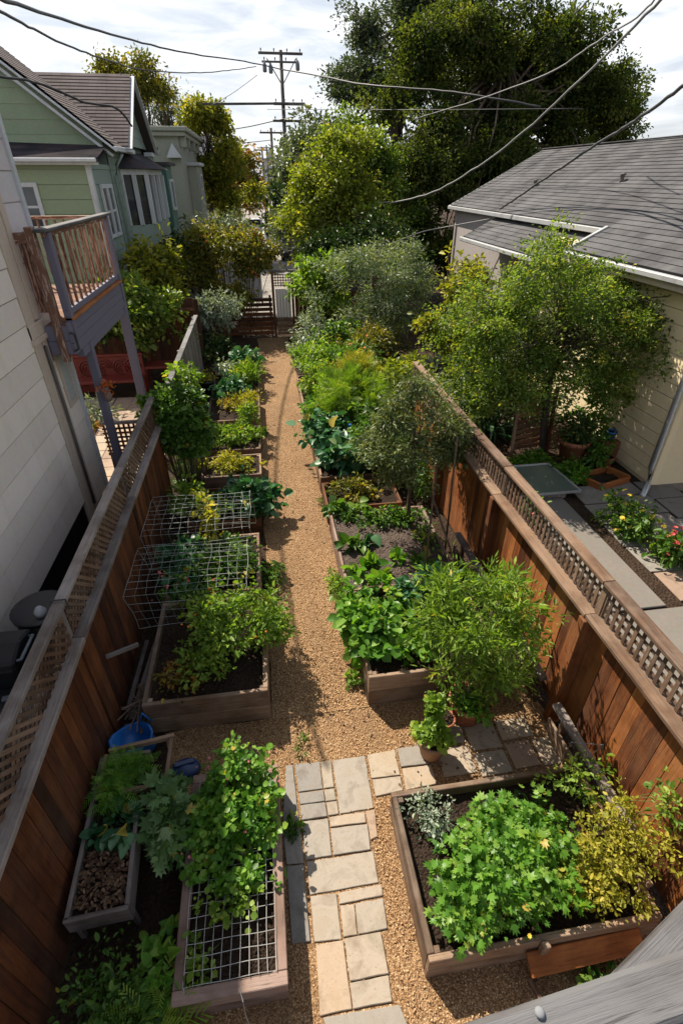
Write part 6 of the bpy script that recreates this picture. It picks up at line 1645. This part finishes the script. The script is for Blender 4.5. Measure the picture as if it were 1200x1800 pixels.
tree('lemon_tree', 'leafy green lemon tree in the left neighbour yard', 'tree', (-3.7, 15.9, 0), (-3.7, 16, 2.3), .08, lobes([(-3.7, 15.9, 2.0, 1.15, .9, .95, 2), (-2.9, 16.0, 1.6, .8, .7, .8, 1), (-4.6, 15.9, 1.9, .9, .7, .8, 1)], 34, 0.36), 7000, .13, 'oval', 'lf_tree', 260, .24, 30)
plant('yellow_bush', 'yellow-green bush between the balcony and boulders', 'shrub', (-3.4, 18.6, 0), [(-3.5, 18.7, 2.6, .7, .6, .9, 2), (-3.0, 18.5, 1.7, .7, .6, .7, 1)], 3200, .14, 'oval', 'lf_yellowtree', None, 110, .24, 16, .014, 'bark')
plant('foundation_shrub', 'dark evergreen shrub at the base of the bay window', 'shrub', (-3.4, 23.5, 0), [(-3.3, 23.6, 2.2, .8, 1.6, 1.0)], 3400, .16, 'oval', 'lf_dark', None, 120, .28, 10, .02, 'bark')

# background trees
tree('bright_tree', 'light green feathery tree in the middle beyond the garden end', 'tree', (3.4, 24, 0), (3.3, 24, 5.2), .1, lobes([(3.0, 24, 4.6, 1.5, 1.4, 1.6, 2), (3.6, 24.2, 5.6, 1.0, 1.0, 1.0, .8), (2.2, 23.8, 3.4, 1.1, 1.1, 1.1, 1.2), (4.3, 24, 4.0, 1.2, 1.1, 1.2, 1.2), (3.3, 23.6, 2.6, 1.6, 1.2, 1.0, 1.2)], 60, .5), 22000, .125, 'oval', 'lf_spring', 520, .34, 70, lean=.2, rough=.6, inner=.6)
tree('understory_tree', 'mid green tree filling the space between the light feathery tree and the evergreen', 'tree', (5.6, 26, 0), (5.6, 26, 5), .12, lobes([(5.4, 26, 4.6, 1.6, 1.4, 1.6, 2), (4.6, 26.5, 6.2, 1.1, 1.1, 1.1, 1), (6.4, 25.8, 3.2, 1.5, 1.3, 1.4, 1.3), (5.0, 25.5, 2.2, 1.6, 1.2, 1.1, 1)], 60, .55), 22000, .13, 'oval', 'lf_tree', 520, .36, 60, lean=.2, rough=.6, inner=.6)
tree('understory_tree', 'olive green tree left of the light feathery tree, near the pole', 'tree', (2.5, 30, 0), (2.6, 30, 5), .12, lobes([(2.7, 30, 4.9, 1.3, 1.2, 1.5, 2), (3.6, 30.5, 6.4, 1.2, 1.2, 1.2, 1.2), (2.0, 29.6, 3.0, 1.2, 1.2, 1.2, 1.2)], 46, .55), 15000, .15, 'oval', 'lf_olive', 380, .38, 50, lean=.2, rough=.6, inner=.6)
tree('understory_tree', 'dark leafy tree just behind the silver-green olive shrub', 'tree', (4.6, 21, 0), (4.6, 21, 3), .1, lobes([(4.4, 21, 2.6, 1.5, 1.1, 1.2, 2), (3.0, 21.5, 2.2, 1.2, 1.0, 1.2, 1.3), (5.6, 21.3, 1.8, 1.2, 1.0, 1.2, 1)], 46, .45), 15000, .13, 'oval', 'lf_dark', 380, .3, 40, lean=.15, rough=.55, inner=.6)
tree('dark_alley_tree', 'dark bushy tree beside the alley right of the pole base', 'tree', (3.2, 33, 0), (3.2, 33, 4.5), .15, lobes([(3.1, 33, 4.4, 1.9, 1.6, 1.6, 2), (1.9, 33, 3.6, 1.2, 1.2, 1.2, 1), (4.2, 33, 3.0, 1.5, 1.4, 1.6, 1)], 30, 0.7), 9000, .22, 'oval', 'lf_dark', 260, .45, 30)
tree('pole_side_tree', 'olive green shrubby tree below the tall pole', 'tree', (3.6, 38, 0), (3.6, 38, 6), .15, [(3.9, 38, 6.2, 1.9, 1.6, 1.9, 2), (2.4, 37, 4.8, 1.2, 1.2, 1.2, 1)], 8000, .24, 'oval', 'lf_olive', 240, .5, 30)
tree('evergreen_tree', 'huge dark evergreen tree behind the grey roofed house', 'tree', (12.5, 31, 0), (12.5, 31, 11), .5, lobes([(9.6, 30, 8.4, 3.3, 3, 3.6, 2.2), (13.4, 31, 8.6, 3.8, 3.4, 3.5, 2.6), (16.8, 32, 7.8, 3.3, 3.2, 3.0, 1.7), (11.3, 29, 5.0, 3.8, 3, 2.8, 1.8), (8.3, 27.5, 4.6, 2.3, 2.2, 2.7, 1.2), (15.5, 31, 4.6, 4.2, 3, 2.6, 1.5), (19.6, 33, 8.0, 2.2, 2.4, 2.2, .7), (8.1, 27, 2.3, 2.0, 1.8, 1.7, .7)], 170, 1.0), 200000, .135, 'oval', 'lf_evergreen', 2600, .42, 150, inner=.3, rough=.3, lean=.4)
tree('feathery_tree', 'tall hazy feathery tree left of the huge evergreen', 'tree', (9.0, 38, 0), (9, 38, 12.5), .35, lobes([(9.6, 38, 11.0, 3.3, 2.8, 3.2, 2), (7.0, 38, 9.0, 2.6, 2.4, 2.4, 1), (11.5, 38.5, 13.3, 2.8, 2.6, 2.4, 1.4), (7.2, 37.5, 6.3, 2.4, 2.2, 2.0, .9)], 60, 1.1), 46000, .18, 'dia', 'lf_feather', 1000, .42, 130, inner=.55, rough=.55, lean=.4)
c_ = A(238, 158, 36)
tree('round_tree', 'round yellow-green tree behind the green house roof', 'tree', (c_.x, 36, 0), (c_.x, 36, c_.z), .25, lobes([(c_.x, 36, c_.z, 1.5, 1.5, 1.2, 2), (c_.x - .9, 36, c_.z + .3, .9, .9, .8, 1)], 24, .5), 6000, .17, 'oval', 'lf_berry', 300, .4, 40)
c_ = A(362, 225, 44)
tree('yellow_tree', 'yellow-leaved tree leaning over the alley beside the beige house', 'tree', (c_.x - .4, 44, 0), (c_.x, 44, c_.z), .2, lobes([(c_.x, 44, c_.z, 1.5, 1.4, 1.5, 2), (c_.x + .9, 44, c_.z - 1.6, 1.5, 1.4, 1.4, 1.6), (c_.x - .1, 43.5, c_.z - 3.2, 1.7, 1.5, 1.5, 1.2), (c_.x + 1.5, 44, c_.z - 4.6, 1.7, 1.5, 1.3, 1.2)], 30, 0.62), 18000, .2, 'oval', 'lf_yellowtree', 460, .45, 50)
tree('autumn_tree', 'brownish autumn tree farther down the alley', 'tree', (-1.6, 62, 0), (-1.6, 62, 6), .2, [(-1.4, 62, 5.6, 2.4, 2, 2.2, 2), (-3.2, 62, 4.4, 2.2, 2, 2.0, 1.4), (-.4, 61, 3.6, 1.5, 1.5, 1.4, .8)], 8000, .3, 'oval', 'lf_rust', 260, .55, 30)
tree('bare_tree', 'grey twiggy thin-leaved tree rising behind the beige cornice', 'tree', (-5.6, 46, 0), (-5.6, 46, 9), .2, [(-5.6, 46, 9.2, 1.8, 1.6, 1.6, 1)], 1600, .22, 'narrow', 'lf_feather', 160, .4, 110, width=1.6)
for k, (x, y, h, m_, lab) in enumerate(((-7, 85, 5, 'lf_olive', 'distant olive tree left of the alley'), (5.5, 75, 6, 'lf_dark', 'distant dark tree right of the alley'), (9, 55, 7, 'lf_dark', 'dark tree filling the gap behind the feathery tree'), (18, 48, 9, 'lf_dark', 'dark far tree behind the huge evergreen'), (27, 44, 7, 'lf_evergreen', 'low dark far tree at the right edge of the skyline'))):
    tree('background_tree', lab, 'tree', (x, y, 0), (x, y, h), .25, [(x, y, h * .72, h * .48, h * .45, h * .38)], 5000, .34, 'oval', m_, 170, .6, 20, 'trees far beyond the garden')

# right yard plants
tree('fruit_tree', 'broad glossy-leaved fruit tree in the right neighbour yard', 'tree', (6.0, 9.6, 0), (5.7, 9.5, 3.2), .09, lobes([(5.6, 9.5, 3.0, 1.75, 1.3, .95, 3), (4.5, 9.7, 2.5, 1.25, 1.1, 1.0, 2), (6.9, 9.5, 2.6, 1.3, 1.1, .9, 1.8), (5.2, 9.3, 3.65, 1.2, .9, .6, 1.2), (5.5, 9.2, 1.75, 1.7, .9, .6, 2.2), (7.9, 8.9, 2.4, 1.0, .8, .75, 1.2), (4.1, 9.9, 1.7, .9, .9, .8, 1.2), (6.7, 9.2, 1.7, 1.0, .7, .6, 1.2)], 190, .44), 56000, .056, 'oval', 'lf_tree', 1500, .17, 120, inner=.55, rough=.6, lean=.12)
plant('golden_bush', 'tall yellow-green bush beside the grey house end', 'shrub', (5.0, 13.6, 0), lobes([(5.0, 13.6, 2.1, .75, .7, 1.1, 2), (5.6, 13.9, 2.5, .5, .5, .9, 1), (4.6, 13.3, 1.4, .6, .6, .7, 1)], 24, 0.3), 5200, .10, 'oval', 'lf_yellowtree', None, 200, .18, 40, .01, 'bark')
plant('yellow_spire', 'sparse stalks with bright yellow leaves before the grey wall', 'plant', (5.7, 15.6, 0), [(5.75, 15.6, 2.6, .4, .3, .8)], 260, .13, 'oval', 'lf_yellow', None, 26, .14, 18, .012, 'twig')
for k, (x, y, s) in enumerate([(*G(768, 625, .45)[:2], 1.0), (*G(815, 622, .4)[:2], 1.1), (*G(862, 735, .4)[:2], 1.0), (*G(800, 660, .4)[:2], .9)]):
    n = 60; a = RNG.uniform(0, 6.28, n)
    P = np.array([x, y, .05]) + np.stack([np.cos(a) * .1, np.sin(a) * .1, np.zeros(n)], 1)
    D = np.stack([np.cos(a), np.sin(a), np.zeros(n)], 1) + RNG.normal(size=(n, 3)) * .15; D[:, 2] = RNG.normal(size=n) * .25
    o = leafmesh('agapanthus', 'lf_silver' if k < 1 else 'lf_teal', None, P, D, np.tile(np.array([0, 0, 1.0]), (n, 1)), s * RNG.uniform(.8, 1.3, n), RNG.normal(.45, .2, n), 'strap')
    tag(o, ('pale arching strap-leaved clump at the far end of the right fence', 'dark strap-leaved clump halfway along beyond the right fence', 'drooping strap-leaved clump below the fruit tree', 'small strap-leaved clump close to the right fence end')[k], 'plant', 'strap-leaved clumps beyond the right fence')
plant('rose_bush', 'low rose bush with yellow blooms beside the concrete path', 'shrub', (6.0, 6.3, 0), [(5.95, 6.35, .3, .35, .5, .26)], 1100, .075, 'oval', 'lf_mid', None, 60, .11, 20, .006, zmin=.03, flowers=('fl_yellow', 22, .075))
plant('rose_bush', 'red flowering bush nearest in the right yard', 'shrub', (6.15, 5.5, 0), [(6.15, 5.5, .3, .3, .34, .26)], 800, .08, 'oval', 'lf_mid', None, 50, .11, 20, .006, zmin=.03, flowers=('fl_red', 60, .075))
plant('pink_flower', 'small pink flower plant peeking over the right fence cap', 'plant', (4.45, 6.9, 0), [(4.45, 6.9, .3, .16, .2, .22)], 260, .07, 'oval', 'lf_mid', None, 20, .08, 8, zmin=.03, flowers=('fl_pink', 12, .08))
plant('low_greens', 'bright low leaves between the cold frame and orange planter', 'plant', (6.05, 8.25, 0), [(5.95, 8.2, .2, .3, .32, .17)], 700, .075, 'oval', 'lf_bright', None, 40, .09, 8, zmin=.02)
plant('pot_plant', 'dark spiky greenery in the big terracotta pot', 'plant', (6.35, 9.0, .5), [(6.35, 9.0, .8, .28, .28, .28)], 700, .12, 'narrow', 'lf_dark', None, 40, .11, 14, zmin=.5, width=1.6)
plant('wall_shrub', 'dim leafy shrubs with pale flowers against the yellow wall', 'shrub', (6.9, 9.4, 0), [(6.95, 9.4, .8, .35, .5, .7, 2), (6.7, 8.8, .4, .3, .4, .3, 1)], 1500, .09, 'oval', 'lf_mid', None, 80, .13, 20, zmin=.03, flowers=('fl_yellow', 40, .06))
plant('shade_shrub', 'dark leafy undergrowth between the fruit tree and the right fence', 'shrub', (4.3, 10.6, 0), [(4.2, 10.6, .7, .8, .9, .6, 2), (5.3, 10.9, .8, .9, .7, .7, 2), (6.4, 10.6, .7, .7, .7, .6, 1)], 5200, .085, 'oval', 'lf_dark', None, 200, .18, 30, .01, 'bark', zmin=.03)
plant('ground_ivy', 'strip of ground-hugging greenery below the slatted screen', 'plant', (5.5, 9.0, 0), [(5.4, 9.0, .12, .5, .3, .1)], 900, .07, 'oval', 'lf_bright', None, 50, .08, 0, zmin=.01)

# =================================================================== CAMERA, LIGHT, WORLD
cam = bpy.data.cameras.new('camera'); co = bpy.data.objects.new('camera', cam); COL.objects.link(co)
R = Matrix(((RT[0], UP[0], -FW[0]), (RT[1], UP[1], -FW[1]), (RT[2], UP[2], -FW[2]))).to_4x4()
co.matrix_world = Matrix.Translation((0, 0, CAMH)) @ R
cam.sensor_fit = 'VERTICAL'; cam.sensor_height = 36; cam.sensor_width = 24; cam.lens = FPX / 1800 * 36
cam.clip_start = .02; cam.clip_end = 3000
SC.camera = co

SUN = Vector((-.43, .74, 1.0)).normalized()
sl = bpy.data.lights.new('sun', 'SUN'); sl.energy = 5.0; sl.angle = math.radians(.53); sl.color = (1, .90, .75)
so = bpy.data.objects.new('sun', sl); COL.objects.link(so); so.location = (-10, 20, 30)
so.rotation_euler = (-SUN).to_track_quat('-Z', 'Y').to_euler()

w = bpy.data.worlds.new('World'); SC.world = w; w.use_nodes = True
nt = w.node_tree
for n_ in list(nt.nodes): nt.nodes.remove(n_)
wo = nt.nodes.new('ShaderNodeOutputWorld'); bg = nt.nodes.new('ShaderNodeBackground'); L(nt, bg.outputs[0], wo.inputs[0])
sky = nt.nodes.new('ShaderNodeTexSky'); sky.sky_type = 'NISHITA'; sky.sun_disc = False
sky.sun_elevation = math.asin(SUN.z); sky.sun_rotation = math.atan2(SUN.x, SUN.y); sky.air_density = 1.0; sky.dust_density = 1.5
tcw = nt.nodes.new('ShaderNodeTexCoord').outputs['Generated']
mpw = N(nt, 'ShaderNodeMapping'); mpw.inputs['Scale'].default_value = (1, 1, 4.5); L(nt, tcw, mpw.inputs[0])
cn = noise(nt, mpw.outputs[0], 9.0, 8, .58, .5)
cn2 = noise(nt, mpw.outputs[0], 1.6, 3, .5)
cf_ = math_(nt, 'ADD', math_(nt, 'MULTIPLY', cn.outputs['Fac'], .7), math_(nt, 'MULTIPLY', cn2.outputs['Fac'], .5))
cm_ = ramp(nt, [(.44, (0, 0, 0)), (.72, (1, 1, 1))], cf_)
ccol = mixc(nt, ramp(nt, [(.36, (0, 0, 0)), (.6, (1, 1, 1))], cn.outputs['Fac']), (8.0, 8.5, 9.3), (10.4, 10.6, 10.9))
sepw = N(nt, 'ShaderNodeSeparateXYZ'); L(nt, tcw, sepw.inputs[0])
low = ramp(nt, [(.28, (1, 1, 1)), (.65, (.36, .36, .36))], sepw.outputs['Z'])
cfac = math_(nt, 'MULTIPLY', math_(nt, 'ADD', math_(nt, 'MULTIPLY', cm_, .45), .52), low)
L(nt, mixc(nt, cfac, sky.outputs[0], ccol), bg.inputs[0])
bg.inputs[1].default_value = .06

vs = SC.view_settings
vs.view_transform = 'Standard'; vs.look = 'None'; vs.exposure = .85; vs.gamma = 1.0
SC.cycles.max_bounces = 6; SC.cycles.diffuse_bounces = 3; SC.cycles.glossy_bounces = 2; SC.cycles.transmission_bounces = 4
SC.cycles.use_denoising = True
